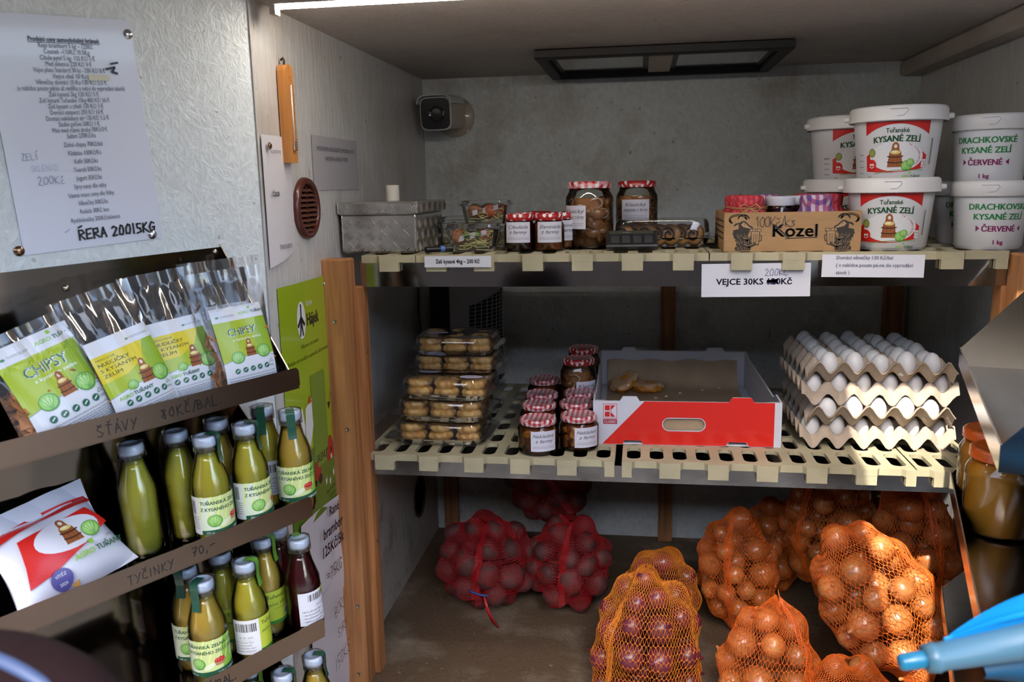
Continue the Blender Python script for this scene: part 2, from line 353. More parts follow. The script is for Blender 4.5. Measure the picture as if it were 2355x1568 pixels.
# studs on the back wall
pine=wood_mat('pine_post',(.52,.235,.085),(.27,.10,.035)); pine_d=wood_mat('pine_stud',(.42,.20,.08),(.22,.09,.035))
def post(label,cx,cy,sx,sy,z0,z1,m,screws=()):
    t=thing('wooden_post',label,'post',loc=(cx,cy,z0))
    MB().box((0,0,(z1-z0)/2),(sx,sy,z1-z0),bev=.003).build('beam',m,t)
    for (dx,dz,ax) in screws:
        mb=MB(); M=T(dx,-sy/2-.0004,dz)@RX(R(90)) if ax=='y' else T(sx/2+.0004,dx,dz)@RY(R(90))
        mb.lathe([(.0001,0),(.0042,0),(.0042,.0012),(.003,.0014),(.0012,.0002)],12,M=M); mb.build('screw',mat('screw_steel',(.35,.33,.3),.35,1),t,smooth=True,auto=.6)
    return t
post('long vertical pine post at the front left of the shelves',XL+.028,1.752,.056,.05,ZF,1.354,pine,((.01,.62,'y'),(.012,.20,'y'),(-.005,.86,'y'),(.004,.03,'y')))
post('pine post behind the front left post under the upper shelf',XL+.036,1.80,.065,.04,ZF,1.29,pine,((0,.78,'x'),(.0,.52,'x'),(0,.33,'x')))
post('pine post at the front right end of the upper shelf',.742,1.765,.06,.05,ZF,1.354,pine,((.015,.93,'y'),))
post('pine post inside the right post under the upper shelf',.728,1.81,.05,.04,ZF,1.29,pine,((0,.85,'x'),(-.0,.78,'x')))
post('brown stud on the back wall behind the red and white box',.083,YB-.02,.044,.035,ZF,1.29,pine_d)
post('brown stud on the back wall behind the egg trays',.74,YB-.02,.05,.035,ZF,1.29,pine_d)
post('brown stud in the back left corner above the floor',-.622,YB-.02,.045,.035,ZF,1.29,pine_d)
# ================================================================ SHELF MATS
beige=mat('beige_plastic',(.52,.47,.31),.45,var=.3,vscale=9,bump=.0006,bscale=300)
beige2=mat('beige_plastic_worn',(.50,.37,.24),.45,var=.35,vscale=7,bump=.0006,bscale=300)
steel=mat('steel_sheet',(.50,.46,.42),.09,1,var=.35,vscale=5,bump=.0002,bscale=14)
steel_s=mat('steel_sheet_smeared',(.42,.40,.38),.24,1,var=.5,vscale=9,bump=.0006,bscale=30)
def shelf_mat(label,x0,x1,y0,z,blocks,depth=.60,m=beige,pitch=.0497,off=0.0):
    """slatted plastic mat with rounded slots and blocks on its front edge; blocks: (x0,x1)"""
    t=thing('slatted_mat',label,'shelf mat',loc=(0,0,0))
    mb=MB(); th=.009; nx=max(1,round((x1-x0)/pitch)); px=(x1-x0)/nx; ny=int(depth/.097); py=(depth-.02)/ny; ya=y0+.02
    for i in range(nx):
        for j in range(ny):
            cx=x0+(i+.5)*px; cy=ya+(j+.5)*py; a,b=px/2,py/2; ha,hb,rr=a*.60,b*.84,a*.52
            hole=[]
            for (sx,sy,st) in ((1,1,0),(-1,1,90),(-1,-1,180),(1,-1,270)):
                for q in range(4):
                    an=R(st+q*30); hole.append((cx+sx*(ha-rr)+rr*math.cos(an),cy+sy*(hb-rr)+rr*math.sin(an)))
            out=[]
            for k,(hx,hy) in enumerate(hole):
                q=k//4; out.append((cx+(a if q in(0,3) else -a),cy+(b if q in(0,1) else -b)))
            n=16; vs=[(u,v,z) for u,v in hole]+[(u,v,z) for u,v in ((cx+a,cy+b),(cx-a,cy+b),(cx-a,cy-b),(cx+a,cy-b))]+[(u,v,z-th) for u,v in hole]
            fs=[]
            for k in range(n):
                q=k//4; k2=(k+1)%n
                if k2//4==q: fs.append((k,k2,16+q))
                else: fs.append((k,k2,16+(k2//4),16+q))
                fs.append((k,20+k,20+k2,k2))
            mb.add(vs,fs)
            mb.box((cx,cy,z-.018),(px*.56,.004,.004))
    for i in range(nx+1): mb.box((x0+i*px+(.004 if i==0 else -.004 if i==nx else 0),(y0+.02+ya+ny*py)/2,z-.0117),(.008,depth-.02,.0045))
    # front strip and fascia
    mb.box(((x0+x1)/2,y0+.0165,z-.0045),(x1-x0,.007,.0089))
    mb.box(((x0+x1)/2,y0+.0135,z-.0085),(x1-x0,.003,.015))
    mb.build('slat_grid',m,t)
    for (a,b) in blocks:
        e=.007; al=a+ (0 if abs(a-x0)<.004 else 0); q=MB()
        l=a-(e if a-x0>.004 else 0); r=b+(e if x1-b>.004 else 0)
        q.prism([(a,y0),(b,y0),(r,y0+.013),(l,y0+.013)],.0148,z0=z-.015)
        q.box(((a+b)/2,y0+.007,z-.0245),(b-a,.014,.0195)); q.build('front_block',beige,t)
    return t
def X1(px): return at(px,587,'y',1.775)[0]
def X2(px): return at(px,1055,'y',1.775)[0]
shelf_mat('short beige slatted mat under the metal box on the upper shelf',XL+.07,X1(951),1.775,1.357,[(X1(871),X1(915))],depth=.62)
shelf_mat('long beige slatted mat along the middle of the upper shelf',X1(953),X1(1631),1.775,1.357,[(X1(a),X1(b)) for a,b in ((979,1025),(1089,1135),(1201,1248),(1315,1363),(1430,1479),(1548,1596))],depth=.62)
shelf_mat('beige slatted mat under the cardboard box and white buckets',X1(1634),.712,1.775,1.357,[(X1(a),X1(b)) for a,b in ((1682,1731),(1801,1852),(2166,2218),(2292,2320))],depth=.62)
shelf_mat('beige slatted mat under the pastry packs on the middle shelf',X2(832),X2(1413),1.775,.907,[(X2(a),X2(b)) for a,b in ((862,905),(963,1006),(1067,1111),(1173,1218),(1281,1326),(1390,1413))],depth=.72)
shelf_mat('beige slatted mat under the red and white box and eggs',X2(1430),X2(2111),1.775,.907,[(X2(a),X2(b)) for a,b in ((1430,1453),(1517,1565),(1629,1677),(1742,1791),(1857,1905),(1972,2020),(2087,2111))],depth=.72,m=beige)
shelf_mat('beige slatted mat at the right end of the middle shelf',X2(2115),.712,1.775,.907,[(X2(2152),X2(2190))],depth=.72)
def lip(label,x0,x1,y,z0,z1,m,yb):
    t=thing('metal_shelf',label,'shelf',loc=(0,0,0))
    MB().box(((x0+x1)/2,y,(z0+z1)/2),(x1-x0,.0015,z1-z0)).build('front_lip',m,t)
    MB().box(((x0+x1)/2,(y+yb)/2,z0+.001),(x1-x0,yb-y,.0015)).build('tray_floor',m,t)
    return t
lp1=lip('upper steel shelf tray with a mirror like front lip',XL+.064,.716,1.792,1.288,1.345,steel,2.40)
lp2=lip('middle steel shelf tray with a dull scratched front lip',XL+.064,.705,1.792,.856,.893,steel_s,2.50)
# ================================================================ LEFT DOOR PANEL with price list and rack
EA=R(57.9); E0=Vector((-.675,1.465,0))
PAN=Matrix(((math.cos(EA),-math.sin(EA),0,E0.x),(math.sin(EA),math.cos(EA),0,E0.y),(0,0,1,0),(0,0,0,1)))   # local x to the hinge, -y out of the panel
RK=PAN@T(-.03,0,0)@RY(-R(2.3))@T(.03,0,0)          # the rack hangs a little askew
PI_=PAN.inverted()
def pan_at(px,py,d=0,F=None):
    Fi=(F or PAN).inverted(); o=Fi@Vector(CP); r=Fi.to_3x3()@Vector(ray(px,py)); t=(-d-o.y)/r.y; return o+r*t
# ragged sawn edge
edge=[(0.0+rnd.uniform(-.003,.001),z) for z in np.linspace(.15,1.9,90)]
struct('door_1',MB().prism([(-1.6,.15)]+edge+[(-1.6,1.9)],.02,axis='y',z0=0),osb_door,mw=PAN)
def sheet(name,label,cat,w,h,mw,col=(.72,.74,.84),rough=.3,t=.0006,curl=0,coat=.0,group=None,corner=.004):
    o=thing(name,label,cat,mw=mw,group=group)
    MB().grid(lambda u,v:((u-.5)*w,-.0012-curl*abs(u-.5)**2*4-curl*.4*(1+math.sin(v*7)),(v-.5)*h),10,10).build('paper',mat('paper_%s'%label[:14],col,rough,coat=coat),o,smooth=True)
    return o
def pq(u,v,h,w=1,curl=0): return (u,-.0012-h,v)
A0=pan_at(-30,24); # price list corners in panel space (x,z)
cTL,cTR,cBR,cBL=[pan_at(*p) for p in ((-28,28),(315,50),(357,548),(30,587))]
pw=(cTR-cTL).length*.5+(cBR-cBL).length*.5; ph=(cTR-cBR).length; cc=(cTL+cTR+cBR+cBL)/4; roll=math.atan2((cTR-cTL).z,(cTR-cTL).x)
PLM=PAN@T(cc.x,-.001,cc.z)@RY(-roll)
pl=sheet('price_list','laminated price list with printed rows and handwriting pinned to the white door','sign',pw,ph,PLM,col=(.76,.79,.93),rough=.18,coat=.4)
a=Art(pq,lift=.0015)
k=ph/.56; Y0=ph/2
INK=(.10,.11,.17)
rows=["Rané brambory 5 kg – 125Kč","Česnek -110Kč /0.5Kg","Cibule pytel 5 kg- 125 Kč/ 5 €","Med sklenice 220 Kč/ 9 €","Vejce plato Standard 30 ks - 200 Kč/ 8 €","Vejce obal 10 Ks -","Věnečky domácí 10 Ks-130 Kč/ 5,5 €","(v nabídce pouze pátek až neděle a nebo do vyprodání zásob)","Zelí kysané 2kg 120 Kč/ 5 €","Zelí kysané Tuřanské 10kg 400 Kč/ 16 €","Zelí kysané s cibulí 120 Kč/ 5 €","Domácí utopenci 250 Kč/ 10 €","Domácí nakládaný sýr 130 Kč/ 5.5 €","Sladké pečivo 30Kč/ 1 €","Mini med různé druhy 70Kč/3 €","Salám 270Kč/ks"]
rows2=["Zelné chipsy 70Kč/bal","Klobása 100Kč/Ks","Kefír 50Kč/ks","Tvaroh 50Kč/ks","Jogurt 35Kč/ks","Sýry ceny dle váhy","Uzené maso ceny dle Váhy.","Věnečky 30Kč/ks","Roláda 30Kč kus","Rychlokvašky 200Kč/sklenice"]
def py2(py): return Y0-(py-38)/(560-38)*ph      # rows by their height on the sheet
fs=.0098
a.text(INK,"Prodejní ceny samoobslužný krámek",.003,py2(95),fs,bold=.03,width=.102); a.rect(INK,-.048,py2(95)-.0018,.054,py2(95)-.0010)
for i,t in enumerate(rows): a.text(INK,t,.0035,py2(108+13.3*i),fs,width=(125,105,127,107,167,85,165,251,117,165,130,125,148,97,130,68)[i]*.00062)
for i,t in enumerate(rows2): a.text(INK,t,.004,py2(327+19.2*i),fs,width=(92,78,56,66,62,78,112,72,70,120)[i]*.00062)
def hw(a,col,t,x,y,s,w,rot=0,sp=1.25,jit=.06,seed=1):
    """hand lettering made of pen strokes"""
    G={'A':[[(0,0),(.3,1),(.6,0)],[(.12,.4),(.5,.4)]],'B':[[(0,0),(0,1),(.4,.9),(.4,.6),(0,.5),(.5,.35),(.45,.05),(0,0)]],'C':[[(.5,.85),(.25,1),(0,.6),(.05,.15),(.3,0),(.55,.15)]],'Č':[[(.5,.85),(.25,1),(0,.6),(.05,.15),(.3,0),(.55,.15)],[(.1,1.3),(.28,1.12),(.5,1.32)]],'E':[[(.5,1),(0,1),(0,0),(.5,0)],[(0,.5),(.4,.5)]],'I':[[(.1,0),(.1,1)]],'Í':[[(.1,0),(.1,1)],[(.1,1.15),(.3,1.4)]],'K':[[(0,0),(0,1)],[(.5,1),(0,.45),(.55,0)]],'L':[[(0,1),(0,0),(.45,0)]],'M':[[(0,0),(.05,1),(.3,.4),(.55,1),(.6,0)]],'N':[[(0,0),(0,1),(.5,0),(.5,1)]],'O':[[(.25,1),(0,.6),(.05,.1),(.3,0),(.55,.4),(.45,.9),(.25,1)]],'R':[[(0,0),(0,1),(.4,.95),(.45,.6),(0,.5),(.5,0)]],'Ř':[[(0,0),(0,1),(.4,.95),(.45,.6),(0,.5),(.5,0)],[(.05,1.3),(.4,1.33)]],'S':[[(.5,.9),(.2,1),(.05,.75),(.45,.35),(.35,.02),(0,.08)]],'Š':[[(.5,.9),(.2,1),(.05,.75),(.45,.35),(.35,.02),(0,.08)],[(.05,1.15),(.25,1.12),(.5,1.2)]],'T':[[(0,1),(.6,1)],[(.3,1),(.3,0)]],'Ť':[[(0,1),(.6,1)],[(.3,1),(.3,0)],[(.2,1.3),(.32,1.15),(.45,1.35)]],'Á':[[(0,0),(.3,1),(.6,0)],[(.12,.4),(.5,.4)],[(.3,1.12),(.42,1.35)]],'V':[[(0,1),(.25,0),(.5,1)]],'Y':[[(0,1),(.25,.5)],[(.55,1),(.1,-.15)]],'Z':[[(0,1),(.5,1),(0,0),(.55,0)]],'0':[[(.25,1),(0,.6),(.05,.1),(.3,0),(.5,.4),(.45,.9),(.25,1)]],'1':[[(.0,.75),(.2,1),(.2,0)]],'2':[[(0,.8),(.2,1),(.45,.8),(.3,.4),(0,0),(.5,0)]],'5':[[(.5,1),(.1,1),(.05,.55),(.4,.5),(.4,.1),(0,0)]],'7':[[(0,1),(.5,1),(.15,0)],[(.1,.5),(.4,.5)]],'8':[[(.4,.9),(.1,.85),(.45,.3),(.3,0),(.02,.2),(.45,.75),(.4,.9)]],'/':[[(0,-.1),(.35,1.1)]],'=':[[(0,.6),(.5,.6)],[(0,.35),(.5,.35)]],'-':[[(0,.5),(.6,.6)]],',':[[(.15,.1),(.05,-.2)]],'.':[[(0,0),(.06,.04)]],'G':[[(.5,.85),(.2,1),(0,.5),(.15,0),(.5,.1),(.5,.45),(.3,.45)]],'|':[[(.1,0),(.14,1)]],'k':[[(0,0),(0,1)],[(.45,.65),(0,.3),(.5,0)]],'s':[[(.4,.55),(.1,.6),(.35,.2),(0,0)]],'c':[[(.4,.5),(.05,.4),(.1,0),(.4,.05)]],'č':[[(.4,.5),(.05,.4),(.1,0),(.4,.05)],[(.05,.9),(.2,.7),(.4,.95)]],'g':[[(.4,.5),(.05,.4),(.1,0),(.4,.1),(.4,.55),(.35,-.35),(.05,-.3)]],'ů':[[(0,.6),(.1,0),(.4,.1),(.4,.6)],[(.2,.9),(.3,1)]],'P':[[(0,0),(0,1),(.45,.9),(.4,.5),(0,.45)]],'↓':[[(.25,1),(.25,0)],[(0,.35),(.25,0),(.55,.35)]]}
    r=random.Random(seed); u=0
    for c in t:
        if c==' ': u+=.5; continue
        for st in G.get(c,[]):
            pts=[]
            for (p,q) in st:
                X=(u+p+r.uniform(-jit,jit))*s; Y=(q+r.uniform(-jit,jit))*s; pts.append((x+X*math.cos(rot)-Y*math.sin(rot),y+X*math.sin(rot)+Y*math.cos(rot)))
            a.stroke(col,pts,w)
        u+=.55*sp if c not in 'I1|/.,Í' else .35*sp
hw(a,BLACK,'ŘERA 200|5KG',-.025,py2(540),.0145,.0026,rot=.0,sp=1.35,seed=4)
hw(a,(.16,.18,.35),'ZELÍ',-.086,py2(352),.0095,.0006,seed=2); hw(a,(.45,.48,.68),'SKLENICE',-.076,py2(378),.0085,.0005,sp=1.1,seed=3); hw(a,(.16,.18,.35),'200Kč',-.070,py2(408),.0115,.0007,seed=5)
a.stroke(BLACK,[(.058,py2(152)),(.07,py2(148)),(.066,py2(158)),(.073,py2(162))],.0035); a.stroke(BLACK,[(.066,py2(140)),(.076,py2(137))],.003)
a.rect((.70,.68,.52),.028,py2(174)-.003,.060,py2(174)+.006); a.stroke((.3,.35,.6),[(-.045,py2(520)),(-.038,py2(513))],.001)
a.build('print',pl,.25)
for (px,py,c) in ((293,79,'silver'),(349,539,'silver'),(43,577,'bronze')):
    p=pan_at(px,py); t=thing('thumbtack','%s domed tack at the %s corner of the price list'%('dark bronze' if c=='bronze' else 'shiny silver',{293:'upper right',349:'lower right',43:'lower left'}[px]),'tack',mw=PAN@T(p.x,-.0025,p.z)@RX(R(90)))
    MB().lathe([(.0001,.0032),(.0035,.0028),(.0062,.0016),(.0075,0)][::-1],24,cap=False).build('head',mat('tack_'+c,(.62,.64,.66) if c=='silver' else (.32,.2,.12),.22,1),t,smooth=True)
    MB().lathe([(.0008,0),(.0008,-.002)],8).build('pin',mat('tack_'+c),t)
# ---------------------------------------------------------------- the rack
LZ=[1.2105,.9815,.7505,.519]; FD=.173; SL=-.036; SR=-.62     # lip tops, shelf depth, right and left ends
rack=thing('wall_rack','tilted steel display rack with four shelves on the white door','rack',mw=RK)
steelb=mat('steel_back',(.20,.165,.135),.10,1,var=.25,vscale=4,bump=.0003,bscale=6)
MB().box(((SL+SR)/2,-.0012,.93),(SL-SR,.0016,.955)).build('back_plate',steelb,rack)
steel_lip=mat('steel_lip',(.27,.20,.155),.25,1,var=.12,vscale=6,bump=.0002,bscale=9)
for i,z in enumerate(LZ):
    fz=z-.034; zt=min(1.41,LZ[i-1]-.06) if i else 1.412; top=LZ[0]+.2 if i==0 else zt
    hgt=.200 if i==0 else .15
    MB().add([(SL,-.002,fz),(SL,-FD,fz),(SL,-FD,fz+.03),(SL,-.002,fz+.236 if i==0 else fz+.175),(SL-.0015,-.002,fz),(SL-.0015,-FD,fz),(SL-.0015,-FD,fz+.03),(SL-.0015,-.002,fz+.236 if i==0 else fz+.175)],[(0,1,2,3),(7,6,5,4),(0,4,5,1),(1,5,6,2),(2,6,7,3),(3,7,4,0)]).build('side_plate',steelb,rack)
    MB().box(((SL+SR)/2,-FD/2,fz+.0008),(SL-SR,FD,.0014)).build('shelf_floor',steelb,rack)
    p=MB().prism([(SR,fz),(SL+.012,fz),(SL+.016,fz+.004),(SL+.016,fz+.028),(SL+.012,fz+.034),(SR,fz+.034)],.0016,axis='y',z0=-FD-.001).box(((SL+SR)/2,-FD+.004,fz-.001),(SL-SR+.03,.010,.0015)).build('price_lip',steel_lip,rack)
    ar=Art(lambda u,v,h:(u,-FD-.001-h,v))
    if i==0: hw(ar,BLACK,'ŠŤÁVY',-.355,fz+.006,.0145,.0013,sp=1.5,seed=8); ar.build('lettering',p,.5); ar.items=[]; hw(ar,BLACK,'80KČ/BAL.',-.262,fz+.008,.0145,.0015,sp=1.55,seed=9)
    if i==1: hw(ar,BLACK,'TYČINKY',-.345,fz+.007,.0135,.0012,sp=1.5,seed=10); ar.build('lettering',p,.5); ar.items=[]; hw(ar,BLACK,'70,-',-.243,fz+.011,.0135,.0014,sp=1.5,seed=11)
    if i==2: hw(ar,BLACK,'TYČINKY 70Č/BAL.',-.345,fz+.009,.0145,.0013,sp=1.3,seed=12)
    if ar.items: ar.build('lettering',p,.5)
for (x,z) in ((-.30,1.373),(-.048,1.40)):
    MB().lathe([(.0001,.003),(.003,.003),(.0045,.0015),(.0052,0)][::-1],16,M=T(x,-.003,z)@RX(R(90))).build('rivet',mat('rivet_m',(.5,.45,.36),.3,1),rack,smooth=True)
# ---------------------------------------------------------------- juice bottles
glass=film('clear_glass',(.96,.98,.95),.02,1.0); wrapm=film('clear_wrap',(.98,.98,.98),.06,.75,haze=0,bump=.003,bscale=45)
cap_m=mat('white_cap',(.60,.70,.86),.25,coat=.5)
BP=[(.024,0),(.0275,.003),(.029,.012),(.0292,.07),(.0295,.098),(.0285,.108),(.025,.122),(.0195,.140),(.0165,.152),(.0158,.166)]
def cab(a,x,y,s):       # a cabbage drawing
    a.ell((.10,.30,.05),x,y,s,s*.92,20); a.ell((.30,.60,.14),x-s*.05,y+s*.05,s*.86,s*.78,18); a.ell((.45,.72,.25),x-s*.1,y+s*.15,s*.5,s*.45,14)
    for k in (-.5,-.15,.2,.55): a.stroke((.14,.38,.08),[(x+s*k*1.2,y+s*.6),(x+s*k*.7,y),(x+s*k*.2,y-s*.7)],s*.06)
def basket(a,x,y,s):
    a.poly((.42,.20,.08),[(x-s,y),(x+s,y),(x+s*.7,y-s*.85),(x-s*.7,y-s*.85)])
    for k in range(3): a.stroke((.68,.42,.2),[(x-s*.9,y-s*(.15+.25*k)),(x+s*.9,y-s*(.15+.25*k))],s*.06)
    for q in ((-.55,.15),(.0,.3),(.5,.18),(-.2,.0),(.3,.0)): a.ell((.50,.02,.02),x+s*q[0],y+s*q[1],s*.36,s*.36,14); a.ell((.85,.2,.16),x+s*(q[0]-.1),y+s*(q[1]+.12),s*.14,s*.12,8)
def agro(a,x,y,w,g=(.28,.55,.06),d=(.02,.12,.06)):
    a.text(g,'AGRO',x-.01*w,y,w*.17,align='r',bold=.03); a.text(d,'TUŘANY',x+.03*w,y,w*.17,align='l',bold=.03)
    for q in ((0,0),(.05,.0),(0,.05),(.05,.05)): a.ell(g,x-w*.02+q[0]*w,y+w*.22+q[1]*w,w*.032,w*.032,8)
def tuna_label(a,w,hh,txt=('TUŘANSKÁ ZELNÁ ŠŤÁVA','Z KYSANÉHO ZELÍ S JABLKY')):
    """label from -w/2..w/2, 0..hh"""
    G=(.02,.10,.05)
    a.rect((.62,.72,.30),-w/2,0,w/2,hh); a.rect((.26,.55,.06),w*.16,0,w/2,hh); a.poly((.72,.80,.60),[(-w/2,0),(-w*.1,0),(-w*.2,hh),(-w/2,hh)])
    for k in range(7): a.stroke((.75,.82,.30),[(-w*.35+k*w*.11,hh*.4),(-w*.3+k*w*.12,hh)],w*.02)
    a.rect((.78,.78,.80),-w*.5,0,-w*.36,hh); a.barcode(-w*.48,hh*.55,w*.07,hh*.35); a.dashes((.25,.25,.28),-w*.49,hh*.45,w*.12,6,hh*.06,hh*.02)
    a.poly(G,[(-w*.34,0),(w*.5,0),(w*.5,hh*.16),(w*.2,hh*.17),(-w*.1,hh*.13),(-w*.34,hh*.11)])
    for i,t in enumerate(txt): a.text(G,t,w*.06,hh*(.80-.17*i),hh*.125,width=w*.78,bold=.03)
    cab(a,-w*.16,hh*.36,hh*.18); a.ell((.75,.80,.55),-w*.02,hh*.28,hh*.16,hh*.07,14,rot=.5); basket(a,w*.12,hh*.40,hh*.15)
    a.text((.8,.85,.8),'300 ml',-w*.28,hh*.03,hh*.07,align='l'); a.text((.85,.9,.85),'AGRO TUŘANY',w*.22,hh*.04,hh*.075,bold=.02)
def green_label(a,w,hh):
    G=(.02,.09,.03)
    a.rect((.50,.60,.05),-w/2,0,w/2,hh); a.rect((.05,.25,.04),-w/2,0,w/2,hh*.1); a.rect((.78,.78,.82),-w*.5,0,-w*.12,hh)
    a.text(G,'Tuřanská',w*.06,hh*.78,hh*.15,bold=.02); a.text(G,'zelná šťáva',w*.08,hh*.55,hh*.15,shear=.2); a.text(G,'z kysaného zelí',w*.12,hh*.44,hh*.06)
    a.barcode(-w*.47,hh*.66,w*.3,hh*.24); a.rect((.3,.3,.35),-w*.42,hh*.42,-w*.2,hh*.425); a.text((.1,.1,.12),'30 -05- 2026',-w*.31,hh*.47,hh*.07)
    for i,t in enumerate(('100 % přírodní šťáva','• bez konzervantů','• bez přidaného cukru','• ošetřeno pasterizací')): a.text((.08,.08,.1),t,-w*.47,hh*(.34-.085*i),hh*.06,align='l')
    a.ell((.78,.8,.7),w*.25,hh*.27,hh*.16,hh*.16,20); a.ell((.08,.35,.05),w*.22,hh*.26,hh*.08,hh*.1,14); a.ell((.85,.45,.05),w*.30,hh*.30,hh*.05,hh*.06,12)
def white_label(a,w,hh):
    a.rect((.74,.76,.84),-w*.30,0,w*.30,hh); a.rect((.60,.62,.15),w*.05,hh*.82,w*.30,hh); a.barcode(-w*.16,hh*.72,w*.34,hh*.2); a.text((.1,.1,.12),'30 05 2026',w*.05,hh*.53,hh*.08)
    for i,t in enumerate(('100 % přírodní šťáva','• bez konzervantů','• bez přidaného cukru','• ošetřeno pasterizací')): a.text((.08,.08,.1),t,-w*.25,hh*(.40-.1*i),hh*.07,align='l',bold=.02)
def bottle(label,mw,juice,kind,rot,strip,srot,fill=.16,group=None):
    t=thing('juice_bottle',label,'bottle',mw=mw,group=group); h=.187
    MB().lathe(BP,28).build('glass',glass,t,smooth=True)
    ins=[(max(r-.0022,.002),z+.003) for r,z in BP if z<fill]; MB().lathe(ins+[(.0001,ins[-1][1])],24).build('juice',juice,t,smooth=True)
    cp=MB().lathe([(.0168,.166),(.0182,.1665),(.0188,.171),(.0188,.178),(.0178,.1815),(.0150,.1828),(.014,.1818),(.0001,.182)],28).build('cap',cap_m,t,smooth=True)
    MB().lathe([(.0168,.152),(.0178,.154),(.0168,.156),(.0166,.159),(.0176,.161),(.0166,.164)],24,cap=False).build('thread',glass,t,smooth=True)
    wr=[(r+.0012,z) for r,z in BP[1:]]+[(.0198,.160),(.0205,.172),(.0198,.184),(.012,.1858)]
    MB().lathe(wr,26,cap=False,fn=lambda r,a,z:r+.0006*math.sin(a*9+z*160)+.0007*math.sin(a*5-z*90)*(1 if z>.1 else .4)).build('wrap',wrapm,t,smooth=True)
    if kind:
        a=Art(cyl(.0297),cut=.002,lift=.0014); W,H=.118,.062
        {'tuna':tuna_label,'green':green_label,'white':white_label}[kind](a,W,H)
        o=a.build('label',t,.35); o.location=(0,0,.028); o.rotation_euler=(0,0,rot)
    if strip:
        pr=[(0,.1862),(.012,.1862),(.0195,.1845),(.0212,.178),(.0208,.165),(.0202,.157),(.0215,.145),(.0235,.138)]
        def sf(u,v):
            k=u*(len(pr)-1); i=min(int(k),len(pr)-2); r0,z0=pr[i]; r1,z1=pr[i+1]; q=k-i; return ((v-.5)*.0145,-(r0+(r1-r0)*q)-.0007,z0+(z1-z0)*q)
        MB().grid(sf,14,2).build('seal_strip',mat('seal_'+strip,(.015,.085,.05) if strip=='dark' else (.16,.42,.05),.3,coat=.4),t,smooth=True,rot=(0,0,srot))
    return t
jy=mat('juice_yellow',(.66,.56,.05),.12,sss=.25,trans=.0,coat=.6,var=.15,vscale=12); jp=mat('juice_peach',(.72,.47,.07),.12,sss=.25,coat=.6,var=.15,vscale=12); jo=mat('juice_olive',(.50,.46,.05),.12,sss=.25,coat=.6); jr=mat('juice_beet',(.06,.004,.008),.1,coat=.6)
for n in ('juice_yellow','juice_peach','juice_olive'): MC[n].node_tree.nodes['Principled BSDF'].inputs['Subsurface Radius'].default_value=(.02,.018,.008)
def rackp(px,py,d,row,sc=1.0):                     # foot point below a cap seen at a pixel
    p=pan_at(px,py,d,RK); return RK@T(p.x,-d,LZ[row]-.0328)@SC(1,1,sc)
FR,BK=.140,.075
bottle('yellow cabbage juice bottle, leftmost of the three in front on the second rack shelf',rackp(468,983,FR,1),jy,'tuna',R(8),'dark',R(38))
bottle('yellow cabbage juice bottle in the middle of the second rack shelf',rackp(560,963,FR,1),jy,'tuna',R(22),'dark',R(40))
bottle('yellow juice bottle with cherry basket label at the right end of the second rack shelf',rackp(664,937,FR,1),jp,'tuna',R(-22),'dark',R(-30))
bottle('juice bottle standing behind the right end bottle on the second rack shelf',rackp(600,925,BK,1),jy,'green',R(40),'dark',R(-40))
for i,x in enumerate((.125,.197,.27)): bottle('plain juice bottle on the second rack shelf, %s'%('behind the two right front bottles','behind the leftmost labelled one','farthest left beside the white pouch')[i],RK@T(-x,-BK,LZ[1]-.0328),jo if i else jp,'green' if i<1 else None,R(30),None,0,group='back row of juice bottles on the second rack shelf')
bottle('juice bottle with cherry basket label, front left on the third rack shelf',rackp(462,1330,FR,2),jp,'tuna',R(-30),'dark',R(-62))
bottle('yellow juice bottle with date stamped barcode label on the third rack shelf',rackp(560,1283,FR,2),jy,'green',R(20),'light',R(40))
bottle('dark red beetroot juice bottle at the right end of the third rack shelf',rackp(684,1223,FR,2),jr,'white',R(14),'light',R(170))
bottle('juice bottle with light green strip between date stamped and beetroot bottles',rackp(603,1250,.083,2),jp,'green',R(-18),'light',R(35))
bottle('juice bottle half hidden behind the leftmost front bottle of the third rack shelf',rackp(425,1312,BK,2),jp,'tuna',R(-14),'dark',R(-55))
bottle('olive juice bottle behind the dated bottle on the third rack shelf',rackp(503,1262,BK,2),jo,'green',R(-10),'light',R(60))
bottle('beetroot juice bottle in the back row behind the dark red one',RK@T(-.030,-.07,LZ[2]-.0328),jr,None,0,None,0)
bottle('juice bottle with green strip at the right end of the lowest rack shelf',rackp(718,1495,FR,3),jp,'tuna',R(10),'dark',R(40))
bottle('juice bottle second from the right end of the lowest rack shelf',rackp(648,1533,FR,3),jp,'tuna',R(0),'dark',R(40))
bottle('juice bottle third from the right end of the lowest rack shelf',rackp(580,1572,FR,3),jp,'tuna',R(0),'dark',R(-20))
bottle('olive juice bottle in the back row of the lowest rack shelf',RK@T(-.12,-BK,LZ[3]-.0328),jo,'green',0,'light',R(30))
